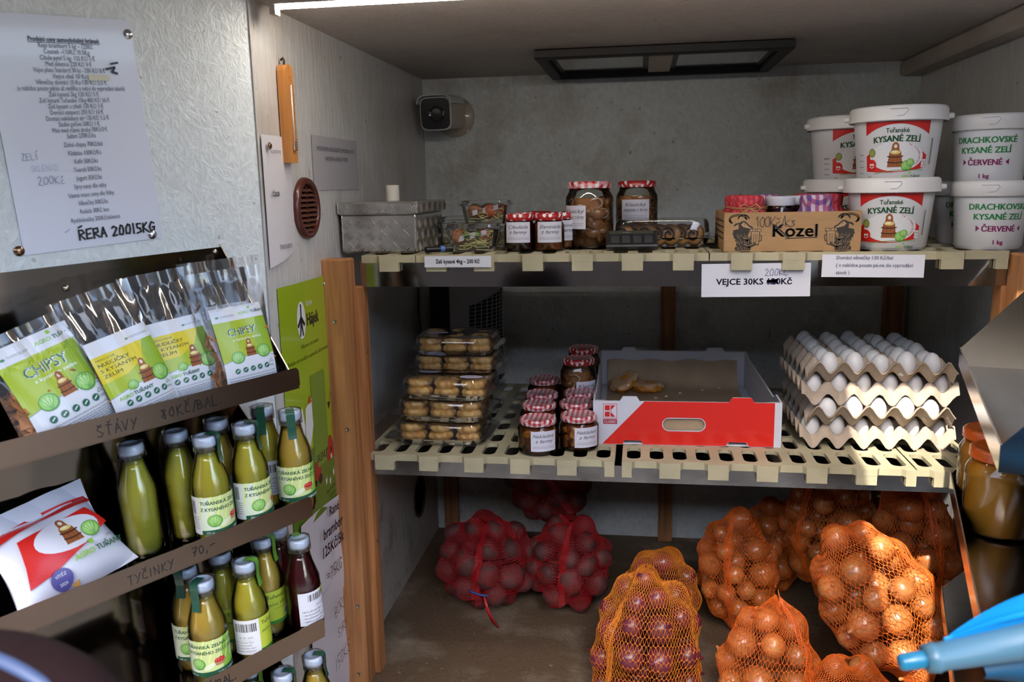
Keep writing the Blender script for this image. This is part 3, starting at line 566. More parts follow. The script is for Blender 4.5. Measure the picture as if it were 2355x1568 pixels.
# ---------------------------------------------------------------- snack bags on the top rack shelf
bagf=film('bag_film',(.97,.97,.98),.08,1.3,haze=.035,bump=.004,bscale=16)
chip_m=mat('pea_chips',(.52,.21,.06),.6,var=.35,vscale=30,bump=.001,bscale=200); noodle_m=mat('pea_noodles',(.50,.30,.13),.55,var=.3,vscale=40)
def tub(a,x,y,s,big=True):      # wooden tub with handle and filling
    BR=(.20,.06,.02); BL=(.33,.11,.035)
    a.poly(BL,[(x-s*.85,y-s),(x+s*.85,y-s),(x+s*.62,y+s*.55),(x+s*.42,y+s*.8),(x+s*.36,y+s*1.35),(x+s*.15,y+s*1.6),(x-s*.15,y+s*1.6),(x-s*.36,y+s*1.35),(x-s*.42,y+s*.8),(x-s*.62,y+s*.55)])
    a.ell((.78,.78,.72),x,y+s*1.18,s*.17,s*.2,14)
    for k in (-.5,-.17,.17,.5): a.stroke(BR,[(x+s*k*1.45,y-s*.97),(x+s*k*1.1,y+s*.4)],s*.05)
    for q in (-.55,.05): a.stroke((.08,.03,.02),[(x-s*.80,y+s*(q+.08)),(x-s*.3,y+s*q),(x+s*.3,y+s*q),(x+s*.80,y+s*(q+.08))],s*.13)
    a.ell((.72,.58,.20),x,y+s*.55,s*.55,s*.22,18); a.ell((.85,.78,.45),x-s*.1,y+s*.62,s*.32,s*.14,12)
def snack_label(a,w,h,kind,plain=(.72,.75,.82)):
    G=(.02,.13,.09)
    a.rect(plain,-w/2,0,w/2,h); a.rect((.40,.52,.03),-w/2,h*.38,w/2,h*.84)
    a.poly((.28,.45,.03),[(w*.1,h*.38),(w/2,h*.38),(w/2,h*.84),(w*.3,h*.84)])
    a.poly(plain,[(-w/2,h*.38)]+[(-w/2+w*q,h*(.38+.05*math.sin(q*PI))) for q in (.25,.5,.75)]+[(w/2,h*.40),(w/2,h*.36),(-w/2,h*.34)])
    a.stroke((.05,.2,.1),[(-w/2+w*q,h*(.375+.05*math.sin(q*PI))) for q in (0,.25,.5,.75,1)],h*.006)
    if kind=='chips':
        a.ell((.1,.3,.15),-w*.40,h*.90,w*.03,w*.018,10); a.text((.25,.3,.3),'DAMODARA',-w*.21,h*.89,w*.05,width=w*.27); agro(a,w*.22,h*.895,w*.42)
        a.text((.8,.85,.8),'CHIPSY',-w*.015,h*.665,w*.19,width=w*.56,bold=.03); a.text(G,'CHIPSY',-w*.02,h*.67,w*.19,width=w*.55,bold=.015); a.text((.85,.88,.8),'s kysaným zelím',w*.04,h*.61,w*.062,width=w*.55,bold=.01)
        tub(a,w*.05,h*.49,w*.12); cab(a,-w*.22,h*.42,w*.12); cab(a,w*.30,h*.44,w*.13)
    else:
        a.poly((.72,.60,.02),[(-w/2,h*.55),(-w*.1,h*.56),(w*.2,h*.66),(w*.32,h*.84),(-w/2,h*.84)])
        a.ell((.1,.3,.15),w*.12,h*.90,w*.03,w*.018,10); a.text((.25,.3,.3),'DAMODARA',w*.16,h*.89,w*.05,width=w*.30,align='l')
        for i,(t,q) in enumerate((('HRACHOVÉ',.30),('NUDLIČKY',.48),('S KYSANÝM',.55),('ZELÍM',.30))): a.text((.05,.06,.02),t,-w*.45,h*(.785-.062*i-(.0 if i else 0)),w*(.045 if i==0 else .075),width=w*q,align='l',bold=.02 if i else 0)
        tub(a,w*.14,h*.50,w*.14); cab(a,-w*.12,h*.43,w*.08); cab(a,w*.36,h*.44,w*.14); agro(a,-w*.18,h*.325,w*.45)
    for k in range(5):
        x=-w*.28+k*w*.145; a.ell(G,x,h*.27,w*.048,w*.048,14); a.stroke((.8,.85,.8),[(x-w*.02,h*.262),(x+w*.022,h*.28)],w*.014)
    a.text((.2,.25,.25),'100g',w*.40,h*.25,w*.05); a.stroke((.2,.3,.3),[(w*.36,h*.30),(w*.40,h*.335),(w*.44,h*.30),(w*.36,h*.30)],w*.008)
    a.text((.12,.13,.15),'Křupavá luštěninová pochoutka/Chrumkavá strukovinová pochúťka',0,h*.195,w*.033,width=w*.92)
    a.dashes((.30,.31,.34),-w*.46,h*.165,w*.92,7,h*.021,h*.009,seed=4); a.barcode(-w*.44,h*.02,w*.26,h*.055)
def snack_bag(label,q,kind,w,h,lw,lh,lx,lz,thick,seed,tint=None):
    """q: matrix of the bag's foot; bag rises along z, faces -y"""
    t=thing('snack_bag',label,'snack bag',mw=q)
    r=random.Random(seed); ph_=[r.uniform(0,6) for _ in range(6)]
    def half(s):
        def f(u,v):
            x=(u-.5)*w*(1-.06*math.sin(v*PI)); e=(1-(2*u-1)**4); b=thick*e*(math.sin(min(v*2.3+.18,1)*PI*.5)*max(0,1-v*1.12))**.7 if v<.89 else 0
            wob=.003*math.sin(u*17+ph_[0]+v*5)*min(1,v*1.4)+.002*math.sin(u*31+ph_[1])*(v>.7)
            return (x,s*(b+.0008)+wob,v*h)
        return f
    ff,fb=half(-1),half(1)
    mb=MB().grid(ff,20,28); mb.grid(fb,20,28); mb.build('film',bagf,t,smooth=True)
    # filling
    c=MB()
    for k in range(260 if kind=='chips' else 360):
        v=r.uniform(.01,.50); u=r.uniform(.10,.90); p=ff(u,v); y=p[1]*r.uniform(-.7,.62)
        M=T(p[0],y,p[2]+.004)@Euler((r.uniform(0,6),r.uniform(0,6),r.uniform(0,6))).to_matrix().to_4x4()
        if kind=='chips':
            a=r.uniform(.006,.0095); c.add([(-a,-a,0),(a,-a,.003),(a,a,-.002),(-a,a,.002),(-a,-a,.0025),(a,-a,.0055),(a,a,.0005),(-a,a,.0045)],[(3,2,1,0),(4,5,6,7),(0,1,5,4),(1,2,6,5),(2,3,7,6),(3,0,4,7)],M=M)
        else: c.tube([(math.cos(s)*.006,math.sin(s)*.006,0) for s in (0,.7,1.4,2.1,2.8)],.0022,5,M=M)
    tag(c.build('filling',chip_m if kind=='chips' else noodle_m,t,smooth=kind!='chips'),kind='stuff')
    def lm(u,v,hh):
        uu=min(max((u+lx)/w+.5,0.0),1.0); vv=min((v+lz)/h,1.0); p=ff(uu,vv); return (u+lx,p[1]-.0008-hh,v+lz)
    a=Art(lm,cut=.005,cutv=.006,lift=.0007); snack_label(a,lw,lh,kind); a.build('label',t,.3)
    b=Art(lambda u,v,hh:(u,ff(min(max(u/w+.5,0),1),v/h)[1]-.0006-hh,v)); b.text((.06,.06,.07),'25.06.2026 P' if kind=='chips' and seed==4 else '28.05.2026 P',-w*.18,h*.89,.0075); b.build('stamp',t)
    return t
def bagM(px,py,d,roll,lean,yaw=0):
    p=pan_at(px,py,d,RK); return RK@T(p.x,-d,LZ[0]-.0325)@RZ(yaw)@RX(-lean)@RY(roll)
snack_bag('green labelled chips bag leaning left at the left end of the top rack shelf',bagM(175,985,.132,R(-14),R(12),R(4)),'chips',.135,.172,.112,.155,.006,.000,.030,1)
snack_bag('noodle snack bag with yellow and green label, left one of the two',bagM(335,925,.130,R(-11),R(14),R(2)),'noodles',.128,.205,.100,.138,.004,-.002,.028,2)
snack_bag('noodle snack bag with yellow and green label, right one of the two',bagM(442,893,.118,R(-4),R(12),R(-4)),'noodles',.122,.215,.092,.132,.002,.006,.026,3)
snack_bag('green labelled chips bag at the right end of the top rack shelf',bagM(566,862,.135,R(-1),R(10),R(-3)),'chips',.135,.205,.090,.142,.004,.002,.030,4)
snack_bag('clear snack bag standing behind the right end chips bag',bagM(545,845,.070,R(0),R(5),R(-2)),'chips',.150,.215,.088,.130,.0,.01,.022,5)
# ---------------------------------------------------------------- sauerkraut pouch on the second rack shelf
pt=thing('sauerkraut_pouch','white pouch with red bands lying on the second rack shelf','pouch',mw=RK@T(-.385,-.118,LZ[1]-.031)@RZ(R(9))@RX(-R(40))@RY(R(-5)))
def pf(u,v):
    e=(1-(2*u-1)**4)*(max(0,math.sin(min(1,v*1.25)*PI)))**.6; return ((u-.5)*(.19-.03*math.sin(v*3)),-.028*e-.003*math.sin(u*12+v*6),v*.155)
def pb(u,v): p=pf(u,v); return (p[0],-p[1]*.25+.0005,p[2])
m=MB().grid(pf,18,18); m.grid(pb,18,18); m.build('pouch',mat('pouch_white',(.66,.67,.76),.25,coat=.3),pt,smooth=True)
a=Art(lambda u,v,h:(u,pf(u/.185+.5,v/.155)[1]-.0012-h,v),cut=.005,cutv=.005,lift=.0008); a.dh=.00015
a.poly((.60,.02,.015),[(-.08,.108),(0,.118),(.08,.113),(.08,.127),(0,.132),(-.08,.121)]); a.poly((.60,.02,.015),[(-.05,.10),(.06,.105),(.075,.07),(.02,.05),(-.03,.035),(-.07,.03),(-.06,.06)]); a.ell((.66,.67,.74),.012,.078,.05,.026,24)
tub(a,.015,.078,.017); cab(a,.045,.07,.014); a.ell((.10,.09,.30),-.028,.022,.016,.015,18); a.text((.8,.8,.85),'VÍTĚZ',-.028,.026,.006); a.text((.8,.8,.85),'2024',-.028,.014,.006); a.poly((.65,.35,.1),[(-.02,.01),(-.008,.002),(-.006,.012)])
agro(a,.032,.034,.07); a.text((.1,.1,.12),'500 g',.065,.048,.006); a.build('print',pt,.3)
# ================================================================ THINGS ON THE LEFT SIDE WALL
WL=Matrix(((0,-1,0,XL+.0005),(1,0,0,0),(0,0,1,0),(0,0,0,1)))      # local x runs into the stall, -y comes out of the wall
def wl_m(y,z,roll=0): return WL@T(y,0,z)@RY(roll)
# thermometer
th=thing('wall_thermometer','wooden wall thermometer with a glass tube hanging on the left side wall','thermometer',mw=wl_m(1.573,1.64,R(0)))
arc=[(-.016,-.088)]+[(.016,-.088)]+[(.016*math.cos(a),.080+.012*math.sin(a)) for a in np.linspace(0,PI,9)]
MB().prism(arc,.018,axis='y',z0=-.020).build('wooden_body',wood_mat('thermo_wood',(.62,.27,.07),(.45,.17,.04),2),th)
MB().tube([(.0,-.0215,-.055),(.0,-.0215,.055)],.0016,8).build('glass_tube',mat('thermo_glass',(.75,.75,.75),.1,coat=.8),th,smooth=True)
mb=MB()
for k in range(4): mb.box((0,-.023,-.064+k*.0045),(.013,.004,.0022))
mb.box((-.0055,-.023,-.057),(.0022,.004,.017)); mb.build('bulb_guard',mat('guard_metal',(.75,.75,.78),.2,1),th)
MB().tube([(0,-.01,.088),(0,-.011,.100),(0,-.009,.104),(0,-.004,.100)],.0024,8).build('hanging_nail',mat('dark_nail',(.07,.05,.04),.5,.6),th,smooth=True)
a=Art(xz,lift=.0202); a.text((.12,.05,.02),'°C',0,.062,.012)
for k in range(31):
    a.stroke((.15,.06,.02),[(-.010-(.003 if k%5==0 else 0),-.045+k*.0033),(-.006,-.045+k*.0033)],.0006); a.stroke((.15,.06,.02),[(.006,-.045+k*.0033),(.010+(.003 if k%5==0 else 0),-.045+k*.0033)],.0006)
    if k%5==0: a.text((.15,.06,.02),str(abs(k-10)*2),.0155,-.0465+k*.0033,.005)
a.build('scale',th)
# white poster hanging at the very edge (its code left out)
po=thing('paper_poster','white paper poster pinned behind the door edge on the side wall','sign',mw=wl_m(1.533,1.49))
def pof(u,v): x=(u-.5)*.13; z=-.105+v*.215-(.025*(1-u)*(1-v)); return (x,-.003-.005*math.sin(u*4)*(1-v),z)
MB().grid(pof,12,12).build('paper',mat('poster_paper',(.66,.64,.68),.5),po,smooth=True)
a=Art(lambda u,v,h:(u,-.0085-h,v)); a.text(INK,'na potraviny',-.02,.078,.012,sq=.8); a.text(INK,'7193176/0300',.0,-.098,.012,sq=.8,bold=.01); a.text(INK,'ČSOB',-.03,.0,.012,bold=.04)
for z in (.083,.0,-.09): a.stroke(INK,[(.052,z),(.054,z-.007)],.001)
a.build('print',po)
MB().lathe([(.0001,.003),(.004,.003),(.007,0)][::-1],16,M=T(-.045,-.009,.09)@RX(R(90))).build('tack',mat('tack_bronze'),po,smooth=True)
# round brown vent
ve=thing('air_vent','round reddish brown louvred air vent in the left side wall','vent',mw=wl_m(1.658,1.464))
vm=mat('vent_brown',(.085,.018,.012),.35,coat=.3); MB().lathe([(.048,-.002),(.048,.006),(.052,.012),(.059,.010),(.062,.003),(.062,-.002)],40,M=RX(R(90)),cap=False).build('ring',vm,ve,smooth=True)
MB().lathe([(.048,0),(.0001,0)],32,M=T(0,-.001,0)@RX(R(90))).build('dark_opening',mat('vent_dark',(.02,.008,.006),.9),ve)
for k in range(9):
    z=-.040+k*.010; l=math.sqrt(max(.047**2-z*z,0))
    MB().box((0,-.006,z),(2*l,.0085,.0016),M=T(0,0,z)@RX(R(38))@T(0,0,-z)).build('slat',mat('vent_slat',(.13,.05,.03),.5),ve)
MB().box((0,-.004,0),(.002,.005,.09)).build('rib',vm,ve)
# grey notice
nt_=sheet('paper_notice','grey paper notice in small capitals taped beside the vent','sign',.285,.113,wl_m(1.853,1.556,R(0)),col=(.42,.40,.43),rough=.5)
a=Art(pq,lift=.0008); a.text(INK,'UPOZORŇUJEME NAŠE ZÁKAZNÍKY, ŽE PRODEJNA JE NOVĚ',0,.026,.0125,width=.235,bold=.01); a.text(INK,'NAPOJENA NA KAMEROVÝ SYSTÉM',0,.006,.0125,width=.14,bold=.01); a.build('print',nt_)
# green farm poster
gp=thing('green_poster','glossy lime green farm poster with barn and tractor beside the left post','sign',mw=wl_m(1.625,1.07,0))
LG=(.32,.45,.012)
gm=mat('poster_lime',LG,.22,coat=.5); GW,GH=.262,.50
MB().grid(lambda u,v:((u-.5)*GW,-.0015-.003*math.sin(u*PI),(v-.5)*GH),12,8).build('panel',gm,gp,smooth=True)
a=Art(lambda u,v,h:(u,-.0016-.003*math.sin((u/GW+.5)*PI)-h,v),cut=.02,lift=.0006)
a.poly((.11,.19,.02),[(-GW/2,-GH/2),(GW/2,-GH/2)]+[(GW/2*math.cos(t)+.0,-GH*.5+.10+.055*math.sin(t)) for t in np.linspace(0,PI,14)])
a.ell((.75,.76,.75),-.035,.175,.021,.038,24); a.stroke(BLACK,[(-.035,.205),(-.036,.175)],.006); a.stroke(BLACK,[(-.036,.180),(-.050,.165)],.008); a.stroke(BLACK,[(-.036,.180),(-.022,.165)],.008); a.stroke(BLACK,[(-.036,.175),(-.043,.145)],.006); a.stroke(BLACK,[(-.036,.175),(-.030,.145)],.006)
a.text((.75,.78,.7),'farma',-.008,.200,.018,align='l',sq=.8); a.text(BLACK,'Hájek',-.008,.160,.036,align='l',bold=.03,sq=.78)
a.text((.05,.07,.0),'Děkujeme za Vaši návštěvu!',.002,.118,.011,sq=.75,shear=.2); a.text((.05,.07,.0),'Sledujte nás na sítích a nezmeškej žádné novinky.',.0,.094,.011,width=.22,shear=.2)
a.poly((.16,.27,.03),[(-.01,.055),(.065,.055),(.07,.045),(.07,-.135),(.06,-.145),(-.01,-.145)]); a.text(BLACK,'SKENUJ!',.030,-.135,.024,width=.066,shear=.15,bold=.02)
a.stroke(BLACK,[(.102,.07),(.108,.04),(.104,.0),(.088,-.03)],.0015); a.poly(BLACK,[(.080,-.022),(.096,-.026),(.086,-.040)])
for (x,z) in ((.045,-.19),(.068,-.197),(.092,-.185)): a.poly((.75,.76,.7),[(x-.005,z+.01),(x-.002,z+.004),(x+.003,z+.006),(x+.005,z+.014),(x+.004,z-.004),(x-.002,z-.008)])
a.poly((.42,.03,.02),[(.058,-.150),(.100,-.150),(.100,-.120),(.089,-.100),(.079,-.096),(.069,-.106),(.069,-.138),(.058,-.140)]); a.rect((.7,.68,.6),.079,-.15,.088,-.14); a.rect(BLACK,.080,-.135,.088,-.124)
a.poly((.42,.03,.02),[(-.02,-.17),(.018,-.17),(.018,-.148),(.004,-.146),(.0,-.13),(-.012,-.13)]); a.ell(BLACK,.012,-.172,.011,.011,14); a.ell(BLACK,-.014,-.174,.007,.007,12)
a.ell((.60,.25,.03),.112,-.082,.014,.014,12); a.stroke((.12,.15,.05),[(.112,-.095),(.110,-.15)],.002)
a.poly((.76,.76,.74),[(-.10,-.02),(-.06,-.0),(-.05,-.04),(-.06,-.10),(-.11,-.10)]); a.poly((.76,.76,.74),[(-.045,-.005),(-.012,.01),(-.01,-.05),(-.03,-.09),(-.05,-.06)]); a.poly((.6,.04,.02),[(-.03,.0),(-.02,.018),(-.012,.002)])
a.text((.04,.08,.01),'Lhota 36, KDYNĚ',.07,-.218,.010,sq=.8); a.text((.04,.08,.01),'721 566 272',.075,-.232,.010,sq=.8)
a.build('print',gp,.25)
for x,z in ((.105,.232),): MB().lathe([(.0001,.003),(.004,.003),(.006,0)][::-1],16,M=T(x,-.003,z)@RX(R(90))).build('tack',mat('tack_silver'),gp,smooth=True)
# white sheets below it
s1=sheet('paper_sheet','white sheet with a printed potato price below the green poster','sign',.25,.22,wl_m(1.625,.725,R(4)),col=(.62,.57,.60),rough=.55,curl=.006)
a=Art(pq,lift=.0125); a.text(INK,'Rané',.052,.083,.030,bold=.03); a.text(INK,'brambory',.050,.042,.034,width=.13,bold=.03); a.text(INK,'125Kč/5kg',.048,.004,.034,width=.14,bold=.03); hw(a,BLACK,'=75KG',.0,-.055,.026,.0022,seed=21); hw(a,(.5,.5,.5),'PR',.03,-.02,.018,.001,seed=22); a.build('print',s1)
s2=sheet('paper_sheet','curled white sheet with handwriting at the bottom beside the left post','sign',.25,.30,wl_m(1.655,.50,R(-3)),col=(.62,.57,.60),rough=.55,curl=.008)
a=Art(pq,lift=.0165); hw(a,BLACK,'BORY',-.01,.075,.026,.0015,seed=23); hw(a,BLACK,'SYRY',.0,.02,.022,.0015,seed=24); hw(a,BLACK,'|50KS',-.03,-.045,.03,.0016,seed=25); a.stroke(BLACK,[(.07,.0),(.075,-.09)],.0015); a.build('print',s2)
pp=thing('push_pin','white plastic push pin beside the left post','pin',mw=wl_m(1.738,.655)@RX(R(90))); MB().lathe([(.004,.002),(.0022,.005),(.0022,.012),(.0045,.014),(.0045,.016)],14).build('head',mat('pin_white',(.8,.8,.8),.3),pp,smooth=True)
# ================================================================ CEILING LAMP, TUBE, CAMERA
lm_=thing('ceiling_lamp','black framed flat lamp, unlit, on the ceiling above the buckets','lamp',loc=(.045,2.385,ZC))
fm=mat('lamp_black',(.012,.011,.011),.6)
for c,d in (((0,-.208,-.012),(.62,.03,.024)),((0,.208,-.012),(.62,.03,.024)),((-.297,0,-.012),(.03,.41,.024)),((.297,0,-.012),(.03,.41,.024))): MB().box(c,d,bev=.004).build('frame_bar',fm,lm_)
MB().box((0,0,-.004),(.57,.40,.004)).build('back_panel',mat('lamp_back',(.10,.09,.075),.5),lm_)
MB().box((0,-.175,-.012),(.55,.022,.012)).build('reflector_rail',mat('lamp_rail',(.5,.45,.4),.3,.8),lm_)
MB().box((0,.03,-.009),(.06,.30,.014)).build('bulb_block',mat('lamp_bulb',(.55,.40,.28),.4),lm_)
for sx in (-1,1): MB().box((sx*.155,.03,-.008),(.22,.32,.006)).build('dark_glass',mat('lamp_glass',(.03,.03,.025),.12,coat=.5),lm_)
lt=thing('tube_light','lit slim tube light on the ceiling at the upper left front edge','tube light',loc=(-.185,1.484,ZC))
MB().box((0,0,-.006),(.90,.028,.012)).build('holder',mat('tube_holder',(.5,.42,.36),.4),lt)
MB().tube([(-.447,0,-.010),(.447,0,-.010)],.0085,12).build('tube',mat('tube_on',(1,1,1),.5,emit=((1,.89,.76),60)),lt,smooth=True)
MB().box((-.452,0,-.016),(.010,.022,.024)).build('end_cap',mat('tube_holder'),lt)
cm=thing('security_camera','white bullet security camera with black front glass on the back wall','camera',loc=(-.575,YB,1.715))
MB().lathe([(.062,0),(.062,.004),(.058,.010),(.030,.012),(.0001,.012)],36,M=RX(R(90))).build('mount_plate',mat('cam_body',(.50,.44,.36),.4,coat=.3),cm,smooth=True)
for z in (.04,-.045): MB().lathe([(.004,0),(.004,.003),(.0001,.003)],10,M=T(.042,-.010,z)@RX(R(90))).build('screw',mat('screw_steel'),cm)
MB().tube([(0,-.01,0),(-.004,-.045,.01),(-.01,-.07,.0)],.022,14).build('arm',mat('cam_body'),cm,smooth=True)
def rsq(w,h,n=28,p=5): return [(w*abs(math.cos(t))**(2/p)*(1 if math.cos(t)>0 else -1),h*abs(math.sin(t))**(2/p)*(1 if math.sin(t)>0 else -1)) for t in [2*PI*k/n for k in range(n)]]
CM=T(-.022,-.16,-.002)@RZ(R(-6))@RX(R(4))
MB().prism(rsq(.046,.046),.13,axis='y',z0=-.0,M=CM).build('housing',mat('cam_body'),cm,smooth=True,auto=.6)
MB().prism(rsq(.0475,.0475),.006,axis='y',z0=-.005,M=CM).build('front_rim',mat('cam_rim',(.62,.64,.66),.3),cm,smooth=True,auto=.6)
MB().prism(rsq(.0445,.0445),.003,axis='y',z0=-.0075,M=CM).build('front_glass',mat('cam_glass',(.005,.006,.010),.06,coat=1),cm,smooth=True,auto=.6)
MB().lathe([(.024,0),(.024,.004),(.021,.006),(.016,.003),(.0001,.0045)],28,M=CM@T(.003,-.0075,-.002)@RX(R(90))).build('lens',mat('cam_lens',(.02,.02,.02),.08,coat=1),cm,smooth=True,auto=.5)
hood=[p for p in rsq(.054,.053) if p[1]>.018]; hood.sort(key=lambda p:-math.atan2(p[1],p[0]))
mb=MB(); n=len(hood); mb.add([(x,-.018,z) for x,z in hood]+[(x,.11,z) for x,z in hood]+[(x*.96,-.018,z*.955) for x,z in hood]+[(x*.96,.11,z*.955) for x,z in hood],[(i,i+1,n+i+1,n+i) for i in range(n-1)]+[(2*n+i,2*n+i+1,3*n+i+1,3*n+i) for i in range(n-1)]+[(i,i+1,2*n+i+1,2*n+i) for i in range(n-1)],M=CM); mb.build('sun_hood',mat('cam_rim'),cm,smooth=True,auto=.6)
# ================================================================ SIGNS ON THE UPPER LIP
def lipsign(label,x0,y0,x1,y1,y,txt,roll=0,curl=0):
    A=at(x0,y0,'y',y); B=at(x1,y1,'y',y); w=B.x-A.x; h=A.z-B.z
    o=sheet('price_sign',label,'sign',w,h,T((A.x+B.x)/2,y,(A.z+B.z)/2)@RY(roll),col=(.70,.71,.78),rough=.3,curl=curl)
    a=Art(pq,lift=.0006+curl); txt(a,w,h); a.build('print',o); return o
lipsign('small white price strip reading Zelí kysané 4kg on the upper shelf edge',976,589,1130,614,1.7725,lambda a,w,h:a.text(INK,'Zelí kysané 4kg – 200 Kč',0,-h*.14,h*.5,width=w*.66,bold=.02))
def tx(a,w,h):
    a.text(INK,'VEJCE 30KS 120Kč',-w*.015,-h*.13,h*.26,width=w*.70,bold=.03); a.stroke((.03,.03,.10),[(w*.11,-h*.09),(w*.20,-h*.07),(w*.11,-h*.03),(w*.20,-h*.0),(w*.11,-h*.05)],.004); hw(a,(.08,.09,.25),'200KČ',w*.09,h*.13,h*.2,.0011,seed=31,sp=1.2)
vs_=lipsign('larger white price sign reading VEJCE 30KS below the cardboard box',1614,606,1862,682,1.7865,tx,R(-.5))
MB().box((0,.0015,0),(.27,.0006,.064)).build('clear_sleeve',film('sleeve',(.97,.97,.97),.1,1.5),vs_)
def tx(a,w,h):
    for i,t in enumerate(('Domácí věnečky 130 Kč/bal','( v nabídce pouze pá-ne do vyprodání','zásob )')): a.text(INK,t,-w*.36,h*(.29-.33*i),h*.22,width=w*(.55,.75,.135)[i],align='l',bold=.01)
lipsign('white price sign reading Domácí věnečky under the large white buckets',1891,586,2124,637,1.7722,tx,R(.6))
# ================================================================ THINGS ON THE UPPER SHELF
Z1,Z2=1.3575,.9075
# tread plate cash box
cb=thing('tread_plate_box','aluminium tread plate cash box with overhanging lid on the upper shelf','box',loc=(-.580,1.975,Z1))
alu=mat('tread_alu',(.68,.67,.65),.26,.9,var=.25,vscale=6); alu2=mat('tread_weld',(.62,.60,.56),.25,.9)
def tread(w,h,y,nm,z0,M=Matrix()):
    mb=MB(); k=0; p=.026
    for i in range(int(w/p)+1):
        for j in range(int(h/p)+1):
            cx=-w/2+(i+.5)*p; cz=z0+(j+.5)*p; an=R(45) if (i+j)%2 else R(-45)
            for q in (-1.5,-.5,.5,1.5):
                ox,oz=q*.0052*math.cos(an+PI/2),q*.0052*math.sin(an+PI/2); L=.0115
                x0,z_0=cx+ox,cz+oz
                if abs(x0)>w/2-.006 or z_0<z0+.006 or z_0>z0+h-.006: continue
                c,s=math.cos(an),math.sin(an); wd=.0021
                mb.add([(x0-L*c,y,z_0-L*s),(x0+L*c,y,z_0+L*s),(x0-.0021*s,y,z_0+.0021*c),(x0+.0021*s,y,z_0-.0021*c),(x0,y-.003,z_0)],[(0,3,4),(3,1,4),(1,2,4),(2,0,4)],M=M)
    return mb
MB().box((0,0,.044),(.168,.27,.088),bev=.005).build('body',alu,cb); MB().box((0,0,.100),(.182,.284,.028),bev=.004).build('lid',alu,cb)
b=tread(.168,.088,-.135,'',0.0); tag(b.build('body_ridges',alu,cb),kind='stuff'); b=tread(.27,.088,-.084,'',0,RZ(R(90))); tag(b.build('side_ridges',alu,cb),kind='stuff')
b=tread(.182,.026,-.142,'',.087); tag(b.build('lid_ridges',alu,cb),kind='stuff'); b=tread(.284,.026,-.091,'',.087,RZ(R(90))); tag(b.build('lid_side_ridges',alu,cb),kind='stuff')
for (x,y,z0,z1,r) in ((.084,-.135,.004,.086,.0035),(-.084,-.135,.004,.086,.002),(.0905,-.1415,.088,.113,.0030),(-.0905,-.1415,.088,.113,.0018)): MB().tube([(x+.0006*math.sin(k*2.3),y,z0+(z1-z0)*k/12) for k in range(13)],[r*(.85+.2*(k%2)) for k in range(13)],8).build('weld_seam',alu2,cb,smooth=True)
wt_=thing('white_tube','short white plastic tube standing on the metal box lid','tube',loc=(-.578,1.955,Z1+.1145)); MB().lathe([(.0155,0),(.0158,.035),(.0140,.036),(.0132,.034),(.013,.004),(.0001,.004)],28).build('tube_wall',mat('tube_plastic',(.80,.78,.70),.45,sss=.3),wt_,smooth=True,auto=.6)
pn=thing('marker_pen','black marker pen lying between the metal box and the egg tub','pen',loc=(-.455,1.85,Z1+.0075),rotz=R(35)); MB().tube([(-.022,0,0),(.045,0,0)],.0068,14).build('barrel',mat('pen_black',(.015,.015,.018),.3),pn,smooth=True,auto=.6); MB().tube([(.012,0,0),(.022,0,0)],.0072,14).build('blue_band',mat('pen_blue',(.08,.2,.55),.3),pn,smooth=True,auto=.6)
